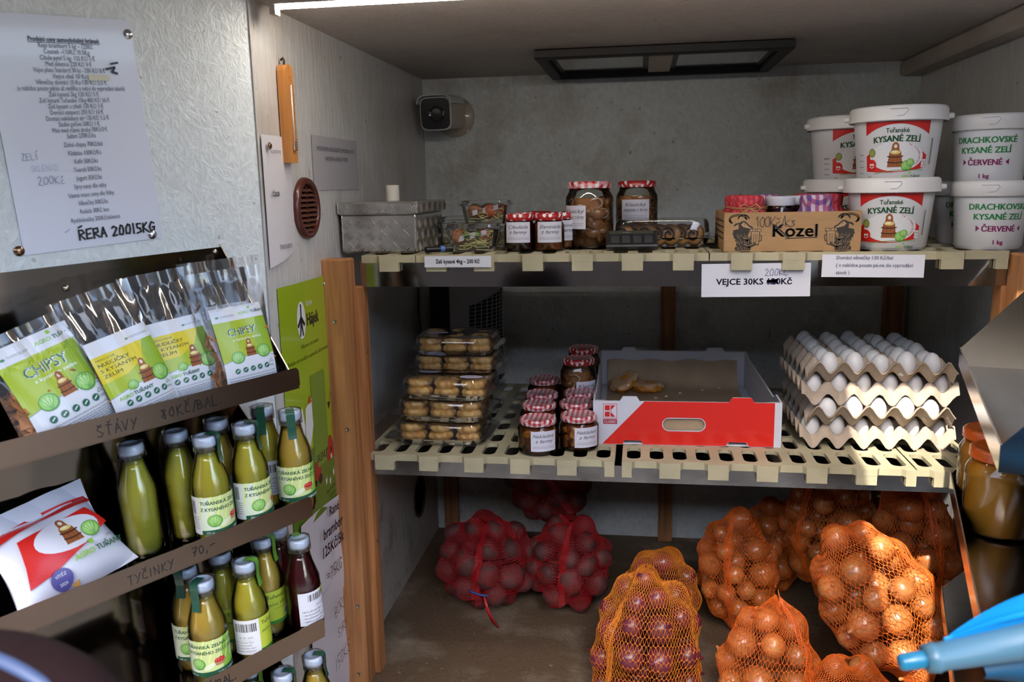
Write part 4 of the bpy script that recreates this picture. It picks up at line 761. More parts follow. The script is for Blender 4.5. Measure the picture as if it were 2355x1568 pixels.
# salad / egg tubs
tubm=film('tub_plastic',(.97,.98,.97),.05,1.1,haze=.03)
straw=mat('yellow_straw',(.66,.60,.24),.6); eggc=mat('brown_egg',(.45,.17,.07),.4)
def tub_(label,x,y,z,w,d,h,fill,bow=None,rz=0,seed=1):
    t=thing('plastic_tub',label,'tub',loc=(x,y,z),rotz=rz); r=random.Random(seed)
    def sec(k,zz,e): return [(p[0]*w/2*k,p[1]*d/2*k,zz) for p in rsq(1,1,32,4)]
    rings=[(.78,0),(.80,.004),(.92,h*.78),(.98,h*.80),(1.0,h*.80),(1.0,h*.84),(.93,h*.86),(.90,h*.98),(.86,h),(.0,h)]
    vs=[];fs=[]
    for k,zz in rings: vs+=sec(max(k,.002),zz,0)
    for i in range(len(rings)-1):
        for k in range(32): fs.append((i*32+k,i*32+(k+1)%32,(i+1)*32+(k+1)%32,(i+1)*32+k))
    fs.append(tuple(range(31,-1,-1))); MB().add(vs[:4*32],fs[:3*32]+[fs[-1]]).build('tub_body',tubm,t,smooth=True,auto=.7); 
    MB().add(vs[3*32:],[tuple(i-3*32 for i in f) for f in fs[3*32:-1]]).build('lid',tubm,t,smooth=True,auto=.7)
    mb=MB()
    for k in range(120):
        a=r.uniform(0,6.3); rr=r.uniform(.45,.80); zz=r.uniform(.006,h*.72); px,py=math.cos(a)*w/2*rr,math.sin(a)*d/2*rr; b=a+PI/2+r.uniform(-.7,.7); L=r.uniform(.008,.018); m_=(px+math.cos(b)*L*.1,py+math.sin(b)*L*.1,zz+r.uniform(-.004,.004))
        mb.tube([(px-math.cos(b)*L,py-math.sin(b)*L,zz+r.uniform(-.006,.006)),m_,(px+math.cos(b)*L,py+math.sin(b)*L,zz+r.uniform(-.006,.006))],.0011,4)
    tag(mb.build('straw',straw,t),kind='stuff')
    for k,(ex,ey) in enumerate(fill): MB().lathe([(.0001,-.02),(.010,-.018),(.017,-.010),(.019,0),(.016,.012),(.009,.020),(.0001,.023)],14,M=T(ex*w/2,ey*d/2,h*.52)@RX(R(70))@RZ(k)).build('egg_sweet',eggc if k%2==0 else mat('egg_red',(.55,.12,.04),.4),t,smooth=True)
    if bow:
        for s in (-1,1): MB().grid(lambda u,v:(s*(.004+.018*u),-.003*math.sin(v*6)-.004,(v-.5)*.018*math.sin(u*2.6+.3)),6,6,M=T(0,-d*.28,h*.62)).build('bow_loop',bow,t,smooth=True)
    for k in range(3): MB().grid(lambda u,v:(-w*.22+k*w*.2+.012*u,-d*.42*(.86)-.001*math.sin(u*3),h*(.35+.1*k)+.012*v+.004*u),3,3).build('paper_shred',mat('tub_paper',(.62,.60,.72),.5),t)
    return t
gr=mat('bow_green',(.05,.22,.03),.35); pu=mat('flower_purple',(.06,.015,.12),.5)
tub_('clear plastic tub of straw with a green bow, nearest the shelf front',-.376,1.905,Z1,.128,.105,.062,((-.5,-.35),(.35,.2)),gr,seed=1)
tub_('clear plastic tub of straw under the tomato red topped tub',-.362,2.03,Z1,.110,.095,.055,((0,0),),None,seed=2)
tub_('clear round lidded tub with red and orange topping, upper of the stacked tubs',-.368,2.03,Z1+.056,.125,.11,.055,((-.4,-.3),(.2,-.4),(.0,.3),(.5,.1)),None,seed=3)
t=tub_('clear tub with a purple flower behind the metal box',-.445,2.07,Z1,.100,.09,.072,((.3,.3),),None,seed=4)
for k in range(5): MB().grid(lambda u,v:(.011*u*math.cos(k*1.257+(v-.5)*1.1),-.0,.011*u*math.sin(k*1.257+(v-.5)*1.1)),3,4,M=T(-.005,-.040,.05)).build('petal',pu,t)
MB().lathe([(.0001,.002),(.003,0)],10,M=T(-.005,-.0405,.05)@RX(R(90))).build('flower_centre',mat('flower_yellow',(.6,.35,.03),.5),t)
# jars
RED=(.42,.012,.015); dots=pattern_mat('lid_polka_dots','dots',RED,(.75,.75,.76),.0135); ging=pattern_mat('lid_gingham','gingham',(.40,.015,.025),(.72,.70,.72),.0115,cc=(.55,.22,.25)); gingb=pattern_mat('lid_gingham_large','gingham',(.45,.015,.02),(.74,.72,.74),.016,cc=(.6,.25,.27))
paper=(.68,.68,.78)
def jar(label,mw,r,h,lidm,cont,content=None,lab=None,lrot=0,lr=None,group=None,name='glass_jar',lw=.05,lh=.045,lz=.02,lidh=.014,shoulder=.12,parts=True):
    t=thing(name,label,'jar',mw=mw,group=group); lr=lr or r*.86; hb=h-lidh
    P=[(r*.80,0),(r*.95,.002),(r,.008),(r,hb*.78),(r*.985,hb*.85),(lr*1.0,hb*.94),(lr*.97,hb)]
    MB().lathe(P,36).build('glass',glass,t,smooth=True)
    if cont: MB().lathe([(q*.95,max(z,.003)) for q,z in P if z<hb*.9]+[(lr*.92,hb*.93),(.0001,hb*.93)],28,fn=(lambda rr,a,z:rr)).build('contents',cont,t,smooth=True)
    if content: content(t,r*.93,hb*.9)
    n=36; MB().lathe([(lr*1.03,hb-.001),(lr*1.06,hb),(lr*1.06,hb+lidh*.75),(lr*1.0,h-.0012),(lr*.93,h),(lr*.88,h-.0016),(.0001,h-.001)],48,fn=lambda rr,a,z:rr*(1+.012*(1 if z<hb+lidh*.4 else 0)*math.cos(a*24))).build('lid',lidm,t,smooth=True,auto=.9)
    if lab:
        a=Art(cyl(r),cut=.0022,lift=.0008); a.rect(paper,-lw/2,0,lw/2,lh)
        for i,s_ in enumerate(lab): a.text((.05,.05,.07),s_,0,lh*(.68-.25*i),lh*.24,width=min(lw*.84,len(s_)*lh*.125),shear=.35,bold=.005)
        a.dashes((.25,.25,.3),-lw*.42,lh*.22,lw*.84,2,lh*.07,lh*.02)
        o=a.build('label',t,.5); o.location=(0,0,lz); o.rotation_euler=(0,0,lrot)
    return t
def vis_f(y): pass
beet=mat('relish_dark_red',(.055,.006,.010),.15,coat=.6,var=.4,vscale=60); rel=mat('relish_orange',(.38,.09,.015),.2,coat=.5,var=.55,vscale=70)
def jat(px,py,z): return at(px,py,'z',z)
p=jat(1175,499,1.437); jar('dark red relish jar with polka dot lid, front row beside the tubs',T(p.x,1.885,Z1),.0345,.082,dots,beet,lab=('Cibuláda','z farmy'),lrot=R(0),lw=.058)
jar('orange relish jar with polka dot lid, front row',T(-.203,1.885,Z1),.0345,.082,dots,rel,lab=('Slanináda','z farmy'),lrot=R(10),lw=.058)
jar('orange relish jar right behind the front orange relish jar',T(-.178,1.950,Z1),.0345,.082,dots,rel,lab=('Slanináda','z farmy'),lrot=R(20),lw=.058)
jar('dark red relish jar right behind the front dark red one',T(-.262,1.953,Z1),.0345,.082,dots,beet,lab=('Cibuláda','z farmy'),lrot=R(10),lw=.058)
jar('dark red relish jar with plain red lid, third row, left one',T(-.243,2.04,Z1),.0345,.082,mat('lid_red',(.25,.012,.012),.3,coat=.4),beet)
jar('dark relish jar with plain red lid, third row, right one',T(-.160,2.03,Z1),.0345,.082,mat('lid_red'),beet)
saus=mat('pickled_sausage',(.52,.20,.06),.35,coat=.3,var=.35,vscale=50); onio=mat('onion_slice',(.62,.42,.24),.3,coat=.3,sss=.3); brine=film('brine',(.90,.70,.48),.05,.6)
def pickles(seed,n=56,R_=.017):
    def f(t,r,h):
        q=random.Random(seed)
        MB().lathe([(r*.70,.004),(r*.72,h*.5),(r*.70,h*.93),(.0001,h*.93)],20).build('packed_core',mat('pickle_core',(.30,.12,.045),.5),t,smooth=True)
        for k in range(n):
            a=q.uniform(0,2*PI); z=.012+(h-.03)*(k+.5)/n; rr=r-.008; M=T(math.cos(a)*rr,math.sin(a)*rr,z)@RZ(a)@RY(R(90)+q.uniform(-.5,.5))@RX(q.uniform(-.4,.4))
            if k%2: MB().lathe([(.0001,-.005),(R_*.85,-.0045),(R_,-.002),(R_,.002),(R_*.85,.0045),(.0001,.005)],14,M=M@SC(.72,1,1)).build('sausage_slice',saus,t,smooth=True)
            else: MB().tube([(math.cos(s)*.016,math.sin(s)*.016,.003*math.sin(2*s)) for s in np.linspace(0,4.4,9)],.0024,6,M=M@SC(.7,1,.6)).build('onion_ring',onio,t,smooth=True)
    return f
big=jar('tall jar of pickled sausages with gingham lid, left of the two on the upper shelf',T(-.118,1.965,Z1),.0545,.150,gingb,None,pickles(5,80,.018),lab=('Klasický','utopenec z farmy'),lrot=R(-38),lw=.062,lh=.052,lz=.045,lidh=.015)
jar('tall jar of pickled sausages with polka dot lid behind the pastry pack',T(-.012,2.155,Z1),.0515,.150,dots,None,pickles(6,80,.018),lab=('Klasický','utopenec z farmy'),lrot=R(-4),lw=.070,lh=.05,lz=.055,lidh=.015)
# pastry packs
packm=film('pack_plastic',(.97,.97,.97),.04,1.6,haze=.015)
gold=mat('choux_gold',(.92,.60,.20),.42,coat=.25,var=.45,vscale=38,col2=(.62,.30,.07),bump=.0012,bscale=55)
cream=mat('custard',(.62,.50,.14),.5)
def bun_mesh(name,R_=.03,r=.0155,ridges=8,amp=.0034,flat=.75):
    mb=MB(); mb.grid(lambda u,v:((R_-r+ (r+amp*math.sin(u*2*PI*ridges+v*5))*math.cos(v*2*PI))*math.cos(u*2*PI),(R_-r+(r+amp*math.sin(u*2*PI*ridges+v*5))*math.cos(v*2*PI))*math.sin(u*2*PI),(r+amp)*flat*math.sin(v*2*PI)+r*flat),36,10,cu=True,cv=True); return mb
def pack(label,x,y,z,w,d,h,rz,st=((-.5,-.1),),tilt=(0,0)):
    t=thing('pastry_pack',label,'pastry pack',mw=T(x,y,z)@RZ(rz)@RX(tilt[0])@RY(tilt[1]))
    def ring(k,zz,ex=0): return [(p[0]*(w/2*k+ex),p[1]*(d/2*k+ex),zz) for p in rsq(1,1,36,6)]
    def shell(name,rs):
        vs=[];fs=[]
        for k,zz,ex in rs: vs+=ring(k,zz,ex)
        for i in range(len(rs)-1):
            for q in range(36): fs.append((i*36+q,i*36+(q+1)%36,(i+1)*36+(q+1)%36,(i+1)*36+q))
        e=len(rs)-1; fs.append(tuple(e*36+q for q in range(36))); MB().add(vs,fs).build(name,packm,t,smooth=True,auto=.5)
    shell('base_tray',[(1,h*.36,.012),(1,h*.36,.002),(.96,h*.30,0),(.90,.004,0),(.88,.001,0)])
    shell('lid',[(1,h*.40,.013),(1,h*.40,.003),(.97,h*.43,.0),(.94,h*.90,0),(.90,h,0)])
    for (u,v) in st:
        a=Art(lambda p,q,hh:(p+u*w/2,q+v*d/2,h+.0006+hh)); a.ell((.62,.58,.74),0,0,.028,.016,28); a.text((.25,.2,.4),'Domácí věnečky',0,.002,.006,sq=.9,shear=.2); a.text((.12,.14,.5),'10 ks',0,-.007,.006); a.build('oval_sticker',t,.4)
    return t
def fill_pack(x,y,z,w,d,h,rz,n,m,layers,grp,lab,proto,seed):
    q=random.Random(seed); B=T(x,y,z)@RZ(rz)
    for l in range(layers):
        for i in range(n):
            for j in range(m):
                sx=(i+.5-n/2)*w*.90/n+(w*.03 if l else 0)*0; sy=(j+.5-m/2)*d*.88/m
                s=q.uniform(.93,1.03); dup(proto,B@T(sx,sy,.003+l*h*.44)@RZ(q.uniform(0,6))@Euler((q.uniform(-.10,.10),q.uniform(-.10,.10),0)).to_matrix().to_4x4()@SC(s,s,s*.93),lab,grp)
bun=bun_mesh('pastry').build('choux_ring',gold,None,smooth=True); tag(bun,'x','pastry')
packs=[('clear pack of golden choux rings at the bottom of the pastry stack',-.466,1.935,Z2,.222,.170,.050,R(-1),()),
('clear pack of choux rings, second from the bottom of the pastry stack',-.463,1.950,Z2+.051,.222,.170,.050,R(-2),()),
('clear pack of choux rings in the middle of the stack, sticker on its right',-.452,1.955,Z2+.102,.222,.170,.050,R(-4),((.55,-.45),(-.5,.1))),
('clear pack of choux rings, second from the top, mostly covered',-.452,2.055,Z2+.142,.215,.165,.046,R(0),((-.55,-.4),)),
('clear pack of choux rings on top of the stack with an oval sticker',-.452,2.050,Z2+.189,.205,.160,.046,R(0),((-.5,-.1),))]
ords=('bottom','second lowest','middle','second highest','top')
for i,(lab,x,y,z,w,d,h,rz,st) in enumerate(packs):
    pack(lab,x,y,z,w,d,h,rz,st,)
    fill_pack(x,y,z,w,d,h,rz,3,2,2,'choux rings in the %s pack'%ords[i],'golden choux ring inside the %s clear pack of the stack'%ords[i],bun,10+i)
D.objects.remove(bun)
# pack of poppy seed rings on the upper shelf
pack('clear pack of poppy seed buns on the upper shelf in front of the jars',.048,2.015,Z1,.222,.15,.062,R(-4),())
pop=mat('poppy_bun',(.62,.32,.09),.42,coat=.3,var=.4,vscale=30,col2=(.40,.16,.04)); seed_m=mat('poppy_fill',(.015,.012,.015),.7,bump=.001,bscale=400)
pr=thing('poppy_bun','x','pastry',loc=(0,0,0))
MB().lathe([(.0001,-.009),(.016,-.009),(.023,-.005),(.0255,0),(.023,.005),(.016,.009),(.0001,.009)],24,fn=lambda r,a,z:r*(1+.05*math.sin(a*3))).build('dough',pop,pr,smooth=True)
MB().tube([((.004+.0022*s)*math.cos(s*1.5),(.004+.0022*s)*math.sin(s*1.5),.0095) for s in np.linspace(0,6,26)],.0026,6).build('poppy_swirl',seed_m,pr,smooth=True)
for i in range(7): dup(pr,T(-.040+i*.0265,1.995+(i%2)*.01,Z1+.026)@RZ(R(-4))@RX(R(90))@RY(R(-24))@RX(R(0)),'golden poppy seed bun standing in the clear pack on the upper shelf','poppy seed buns in the upper shelf pack')
for o in list(kids(pr))+[pr]: D.objects.remove(o)
# calculator
ca=thing('calculator','small black pocket calculator leaning on the pastry pack','calculator',mw=T(-.02,1.862,Z1+.003)@RZ(R(3))@RX(R(26)))
MB().box((0,.03,.006),(.112,.068,.012),bev=.003).build('case',mat('calc_black',(.02,.02,.022),.4),ca)
mb=MB()
for i in range(4): ca_k=MB().box((-.036+i*.024,.022,.013),(.018,.030,.0015),bev=.0005).build('key_block',mat('calc_key',(.05,.05,.052),.35),ca)
MB().box((0,.051,.0125),(.098,.014,.002)).build('display',mat('calc_disp',(.06,.065,.05),.15),ca)
a=Art(lambda u,v,h:(u,v,.0136+h)); a.text((.35,.35,.35),'2.3451|',-.01,.048,.006); a.build('digits',ca)
# ---------------------------------------------------------------- cardboard box with jam jars
card=mat('cardboard_brown',(.46,.27,.12),.7,var=.2,vscale=14,bump=.0005,bscale=120,stretch=(1,1,4)); cardd=mat('cardboard_edge',(.32,.19,.09),.8)
kb=thing('cardboard_box','brown cardboard box printed with two black goats, holding jam jars','box',loc=(.305,1.9275,Z1)); KW,KD,KH=.268,.220,.080
for c,d in (((0,-KD/2,KH/2),(KW,.003,KH)),((0,KD/2,KH/2),(KW,.003,KH)),((-KW/2,0,KH/2),(.003,KD,KH)),((KW/2,0,KH/2),(.003,KD,KH)),((0,0,.0015),(KW,KD,.003))): MB().box(c,d).build('side_panel' if c[2]>.01 else 'bottom_panel',card,kb)
a=Art(lambda u,v,h:(u,-KD/2-.0015-h,v)); INKK=(.035,.03,.025)
a.text(INKK,'Kozel',.006,.030,.036,width=.090,bold=.035); a.stroke(INKK,[(-.012,.026),(.050,.028)],.002); a.stroke(INKK,[(-.033,.052),(-.02,.040),(-.005,.026)],.003)
def goat(a,x,s):
    def P(*q): return [(x+s*u,v) for u,v in q]
    dk=INKK; lt_=(.44,.27,.13)
    body=[(-.019,.002)]; body+=[(-.020-.0022*(k%2)+.004*math.sin(k*.5),.004+k*.0036) for k in range(12)]
    a.poly(dk,P(*(body+[(-.010,.047),(.002,.046),(.006,.040),(.005,.030),(.010,.024),(.014,.014),(.011,.002)])))
    a.poly(dk,P((-.013,.046),(-.014,.054),(-.010,.061),(-.003,.063),(.002,.060),(.008,.054),(.014,.051),(.0155,.047),(.013,.0435),(.007,.0435),(.002,.040),(-.004,.040)))
    a.poly(lt_,P((-.009,.055),(-.004,.060),(.001,.057),(.007,.051),(.012,.0485),(.011,.0465),(.004,.048),(-.004,.050)))
    a.ell(dk,x+s*-.001,.0555,.0011,.0009,8)
    horn=[(-.005+.016*math.cos(t)*1.05-.010,.0655+.0095*math.sin(t)) for t in np.linspace(.1,3.9,14)]
    a.stroke(dk,P(*horn),.0040); a.stroke(lt_,P(*horn[2:11]),.0010); a.stroke(dk,P(*[(.004+.011*math.cos(t)-.008,.066+.009*math.sin(t)) for t in np.linspace(.2,3.0,10)]),.0026)
    a.stroke(dk,P((-.012,.058),(-.019,.056),(-.022,.053)),.0028); a.poly(dk,P((.004,.043),(.009,.043),(.007,.036),(.005,.031),(.003,.037)))
    for k in range(7):
        for j in range(3): u0=-.016+k*.0036; v0=.036-j*.012-(k%2)*.003; a.stroke(lt_,P((u0,v0),(u0+.0008,v0-.005),(u0+.0022,v0-.008)),.0007)
    a.stroke(dk,P((-.006,.028),(.004,.024),(.014,.030)),.0065); a.stroke(lt_,P((-.004,.0285),(.004,.0255),(.012,.030)),.0014)
    a.poly(lt_,P((.013,.014),(.027,.014),(.029,.041),(.012,.041))); a.stroke(dk,P((.013,.014),(.027,.014),(.029,.041),(.012,.041),(.013,.014)),.0013)
    for k in (.0165,.020,.0235): a.stroke(dk,P((k,.018),(k+.0004,.036)),.0010)
    for u in (.013,.018,.024,.028): a.ell(dk,x+s*u,.0435,.0046,.0036,12); a.ell(lt_,x+s*u,.0435,.0036,.0027,12)
    a.stroke(dk,P((.029,.034),(.033,.032),(.032,.022),(.028,.021)),.0013)
    a.stroke(dk,P((-.004,.014),(.008,.010),(.020,.016)),.006); a.stroke(lt_,P((-.002,.0145),(.008,.0115),(.018,.016)),.0012)
goat(a,-.093,1); goat(a,.097,-1)
hw(a,(.03,.03,.05),'100Kč/ks',-.072,.050,.020,.0011,seed=41,sp=1.0); a.build('goat_print',kb,.7)
a=Art(lambda u,v,h:(-KW/2-.0015-h,-u,v)); a.dashes(INKK,-.1,.06,.2,4,.012,.003); a.build('side_print',kb,.7)
clothA=pattern_mat('cloth_red_check','gingham',(.40,.015,.025),(.55,.09,.11),.011,.8,cc=(.48,.03,.05),coat=0); clothB=pattern_mat('cloth_blue_check','gingham',(.10,.06,.25),(.55,.45,.52),.015,.8,cc=(.35,.10,.22),coat=0); jamm=mat('dark_jam',(.025,.005,.012),.12,coat=.6); lw_=mat('lid_white',(.62,.64,.72),.3); twine=mat('twine',(.42,.24,.10),.8)
def jamjar(label,x,y,cloth,seed,jam=jamm,h=.082,tw=True):
    t=thing('jam_jar',label,'jar',mw=T(x,y,Z1+.003)@SC(1,1,1.38)); r=.033; q=random.Random(seed)
    MB().lathe([(r*.8,0),(r,.006),(r,.050),(r*.8,.060),(r*.78,.066)],28).build('glass',glass,t,smooth=True); MB().lathe([(r*.76,.003),(r*.95,.007),(r*.95,.050),(r*.75,.059),(.0001,.060)],24).build('jam',jam,t,smooth=True)
    MB().lathe([(r*.9,.064),(r*.93,.066),(r*.93,.076),(r*.86,.078),(.0001,.078)],28).build('lid',lw_,t,smooth=True,auto=.8)
    if cloth:
        n=56; k1,k2=q.choice((7,9)),q.choice((4,5))
        MB().lathe([(.0001,.0805),(r*.6,.0803),(r*.93,.079),(r*1.0,.074),(r*.98,.066),(r*.96,.061),(r*1.12,.054),(r*1.28,.046),(r*1.34,.040)],n,cap=False,fn=lambda rr,a,z:rr*(1+(.0 if z>.06 else (.060-z)*6*math.sin(a*k1+seed))+.01*math.sin(a*k2*3))).build('cloth_cover',cloth,t,smooth=True)
        if tw:
            MB().tube([(r*1.0*math.cos(s),r*1.0*math.sin(s),.0612) for s in np.linspace(0,2*PI,24,endpoint=False)],.0013,6,closed=True).build('twine_band',twine,t,smooth=True)
            for sg in (-1,1): MB().tube([(0,-r*1.02,.062),(sg*.012,-r*1.12,.068),(sg*.022,-r*1.1,.062),(sg*.014,-r*1.12,.056),(0,-r*1.04,.061)],.0011,6).build('twine_loop',twine,t,smooth=True); MB().tube([(0,-r*1.04,.061),(sg*.018,-r*1.15,.050),(sg*.034,-r*1.1,.044)],.0010,6).build('twine_end',twine,t,smooth=True)
    return t
jx=[.215,.290,.352,.408]
jamjar('jam jar under a red checked cloth tied with twine, front left in the cardboard box',.222,1.868,clothA,1)
jamjar('dark jam jar with bare white lid, left one in the cardboard box',.292,1.895,None,2)
jamjar('dark jam jar with bare white lid, right one in the cardboard box',.338,1.950,None,3)
jamjar('jam jar under a blue and pink checked cloth in the cardboard box',.360,1.868,clothB,4,tw=False)
jamjar('jam jar under a red cloth, front right in the cardboard box',.398,1.950,clothA,5,tw=False)
jamjar('jam jar under a red checked cloth at the back left of the cardboard box',.215,1.955,clothA,6,h=.09)
jamjar('jam jar under a blue checked cloth in the middle of the back row',.275,1.985,clothB,7)
jamjar('jam jar under a red checked cloth at the back, behind white lids',.365,1.995,clothA,8)
# ---------------------------------------------------------------- buckets
bk_m=mat('bucket_white',(.74,.74,.75),.38,sss=.05); bl_m=mat('bucket_lid',(.76,.74,.72),.40)
def bucket(label,mw,rt,rb,h,lid_r,artfn,yaw,knobs=True):
    t=thing('plastic_bucket',label,'bucket',mw=mw@RZ(yaw)); hb=h-.020
    MB().lathe([(rb*.93,.0),(rb*.95,.003),(rb,.006),(rt,hb)],48).build('body',bk_m,t,smooth=True,auto=.8)
    MB().lathe([(lid_r*.985,h-.030),(lid_r,h-.029),(lid_r*.985,h-.006),(lid_r*.95,h-.001),(lid_r*.90,h),(lid_r*.86,h-.003),(rb*1.02,h-.004),(rb*1.0,h-.007),(.0001,h-.007)],56,cap=False).build('lid',bl_m,t,smooth=True,auto=.9)
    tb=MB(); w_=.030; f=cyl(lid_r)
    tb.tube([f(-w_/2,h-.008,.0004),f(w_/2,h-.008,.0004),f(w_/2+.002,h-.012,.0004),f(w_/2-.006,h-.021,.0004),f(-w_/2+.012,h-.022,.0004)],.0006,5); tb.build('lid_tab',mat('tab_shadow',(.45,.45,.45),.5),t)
    if knobs:
        for s in (-1,1): MB().lathe([(.006,0),(.006,.006),(.0045,.0095),(.0001,.0095)],14,M=T(s*(lid_r-.001),0,h-.020)@RY(s*R(90))).build('handle_knob',bl_m,t,smooth=True,auto=.7)
    a=Art((lambda u,v,hh:(lambda rr:((rr+hh)*math.sin(u/rt),-(rr+hh)*math.cos(u/rt),v))(rb+(rt-rb)*max(0,(v-.006))/(hb-.006))),cut=.004,lift=.0006); artfn(a,hb); a.build('print',t,.35)
    return t
REDB=(.60,.018,.014); DG=(.012,.07,.022)
def tur(a,hb):
    W=.130; x0,x1=-W/2,W/2; zt=hb-.011
    def arcb(yc,A,n=20): return [(x0+W*k/n,yc+A*(1-((2*k/n-1)**2))) for k in range(n+1)]
    top=arcb(zt-.026,.021)
    a.poly(REDB,[(x0,zt-.026)]+[(x0,zt)]+[(x0+W*.5,zt),]+top[10:0:-1]); a.poly(REDB,[(x1,zt-.026)]+top[-2:9:-1]+[(x0+W*.5,zt),(x1,zt)])
    a.text(DG,'Tuřanské',0,zt-.0215,.0125,bold=.02,sq=.95,arc=.6); a.text(DG,'KYSANÉ ZELÍ',0,zt-.0385,.0165,width=.094,bold=.045,arc=1.2)
    zb=.014; up=[(x0+W*k/24,zt-.066+.021*(1-((2*k/24-1)**2))) for k in range(25)]
    a.poly(REDB,[(x0,zb+.004)]+[(x0+W*k/12,zb+.004-.005*math.sin(k/12*PI)+.006*k/12) for k in range(1,13)]+up[::-1])
    a.ell((.74,.74,.75),0,zb+.032,W*.43,.0285,36); tub(a,-.002,zb+.030,.0185); cab(a,.022,zb+.014,.0115); cab(a,.029,zb+.020,.0085)
    a.ell((.16,.20,.03),-.050,zb+.040,.0075,.0085,16); a.ell((.30,.35,.08),-.050,zb+.040,.006,.007,14); a.ell(REDB,-.051,zb+.017,.0105,.0105,18); a.ell((.78,.75,.7),-.0535,zb+.017,.0025,.0025,10); a.ell((.78,.75,.7),-.048,zb+.017,.0025,.0025,10); a.stroke((.78,.75,.7),[(-.056,zb+.013),(-.051,zb+.0105),(-.046,zb+.013)],.0014)
    for k,ch in enumerate('ve slaném nálevu'):
        th_=R(60-k*6.2); X=.0+.045*math.cos(th_)*1.02; Y=zb+.032+.0255*math.sin(th_)
        if ch!=' ': a.text((.5,.12,.12),ch,X,Y,.0068,rot=th_-PI/2)
    a.rect((.74,.74,.75),x1-.012,zb+.010,x1-.002,zb+.026); a.stroke((.1,.1,.1),[(x1-.010,zb+.022),(x1-.005,zb+.022),(x1-.005,zb+.015),(x1-.010,zb+.013)],.001)
    a.stroke((.10,.35,.03),[(x0+.02+W*.8*k/10,.0135+.007*math.sin(k/10*2.4)) for k in range(11)],.0008)
    a.text((.1,.1,.1),'2 kg',x0+.004,.006,.0052,align='l'); agro(a,.030,.0055,.034)
    a.barcode(x1+.008,.03,.004,.05) ; a.dashes((.3,.3,.3),-W/2-.022,.05,.014,4,.012,.0018)
def dra(off):
    def f(a,hb):
        s=off
        for t_,z,sz,wd,c in (('DRACHKOVSKÉ',hb-.036,.0165,.118,(.02,.22,.06)),('KYSANÉ ZELÍ',hb-.0555,.0165,.098,(.02,.22,.06)),('ČERVENÉ',hb-.079,.0160,.066,(.22,.01,.10)),('1 kg',hb-.104,.0115,.020,(.22,.01,.10))): a.text(c,t_,s,z,sz,width=wd,bold=.04)
        a.poly((.22,.01,.10),[(s-.044,hb-.079),(s-.044,hb-.067),(s-.037,hb-.073)]); a.poly((.22,.01,.10),[(s+.046,hb-.079),(s+.046,hb-.067),(s+.039,hb-.073)])
    return f
bx,by=.512,1.885
bucket('white bucket with red label, bottom of the front stack',T(bx,by,Z1),.084,.073,.145,.094,tur,R(-14))
bucket('white bucket with red label, top of the front stack',T(bx+.004,by-.004,Z1+.1395),.084,.073,.145,.094,tur,R(-15))
bucket('white bucket with red label at the bottom of the rear left stack',T(.470,2.115,Z1),.084,.073,.145,.094,tur,R(8))
bucket('white bucket with red label on top of the rear left stack',T(.473,2.113,Z1+.1395),.084,.073,.145,.094,tur,R(8))
bucket('white bucket with green and purple lettering, bottom at the right shelf end',T(.700,1.870,Z1),.068,.062,.135,.074,dra(.022),R(-22),False)
bucket('white bucket with green and purple lettering, top at the right shelf end',T(.697,1.885,Z1+.1295),.068,.062,.135,.074,dra(-.006),R(-22),False)
bucket('white bucket with green lettering standing behind the right end stack',T(.712,2.020,Z1),.068,.062,.135,.074,dra(.0),R(-10),False)
# ================================================================ MIDDLE SHELF, CONTINUED
cheese=mat('pickled_cheese',(.62,.22,.03),.35,coat=.3,sss=.2); oilm=mat('chili_oil',(.16,.035,.006),.12,coat=.6,var=.3,vscale=40)
def cheeses(seed):
    def f(t,r,h):
        q=random.Random(seed); MB().lathe([(r*.80,.003),(r*.84,h*.97),(.0001,h*.97)],20).build('oil_core',oilm,t,smooth=True)
        for k in range(34):
            a=q.uniform(0,2*PI); M=T(math.cos(a)*(r-.010),math.sin(a)*(r-.010),q.uniform(.010,h-.010))@Euler((q.uniform(-.5,.5),q.uniform(-.5,.5),q.uniform(0,3))).to_matrix().to_4x4(); MB().box((0,0,0),(.015,.012,.013)).build('cheese_cube',cheese,t,mw=None).matrix_local=M
    return f
gj=[(1237,958,'checked lid jar of pickled cheese cubes, front left one beside the pastry packs',R(24)),(1331,950,'checked lid jar of pickled cheese cubes, front right one beside the printed box',R(30))]
ZJ=Z2+.080
for i,(px,py,l,ro) in enumerate(gj):
    p=at(px,py,'z',ZJ); jar(l,T(p.x,p.y,Z2),.0455,.080,ging,None,cheeses(i),lab=('Nakládaný','z farmy'),lrot=ro,lw=.060,lh=.046,lz=.012,lidh=.013)
for i,(px,py,l) in enumerate([(1238,927,'checked lid cheese jar in the second row, left column'),(1325,924,'checked lid cheese jar in the second row, right column'),(1243,906,'checked lid cheese jar in the third row, left column'),(1333,903,'checked lid cheese jar in the third row, right column'),(1247,879,'checked lid cheese jar at the very back of the left column')]):
    p=at(px,py,'z',ZJ); 
    if i==4: p.y+=.02
    jar(l,T(p.x,p.y+.012*(i//2+1),Z2),.0455,.080,ging,oilm,lab=('Nakládaný','z farmy') if i<2 else None,lrot=R(30),lw=.055,lh=.045,lz=.012,lidh=.013)
for px,py,l,lb in ((1330,823,'tall pickled sausage jar with polka dot lid behind the checked jars',1),(1340,801,'tall pickled sausage jar with polka dot lid at the back, right behind another',0)):
    p=at(px,py,'z',Z2+.148); jar(l,T(p.x,p.y+(.02 if not lb else 0),Z2),.0475,.150,dots,None,pickles(8+lb,50,.018),lab=('Klasický','utopenec z farmy') if lb else None,lrot=R(34),lw=.06,lh=.05,lz=.045,lidh=.015)
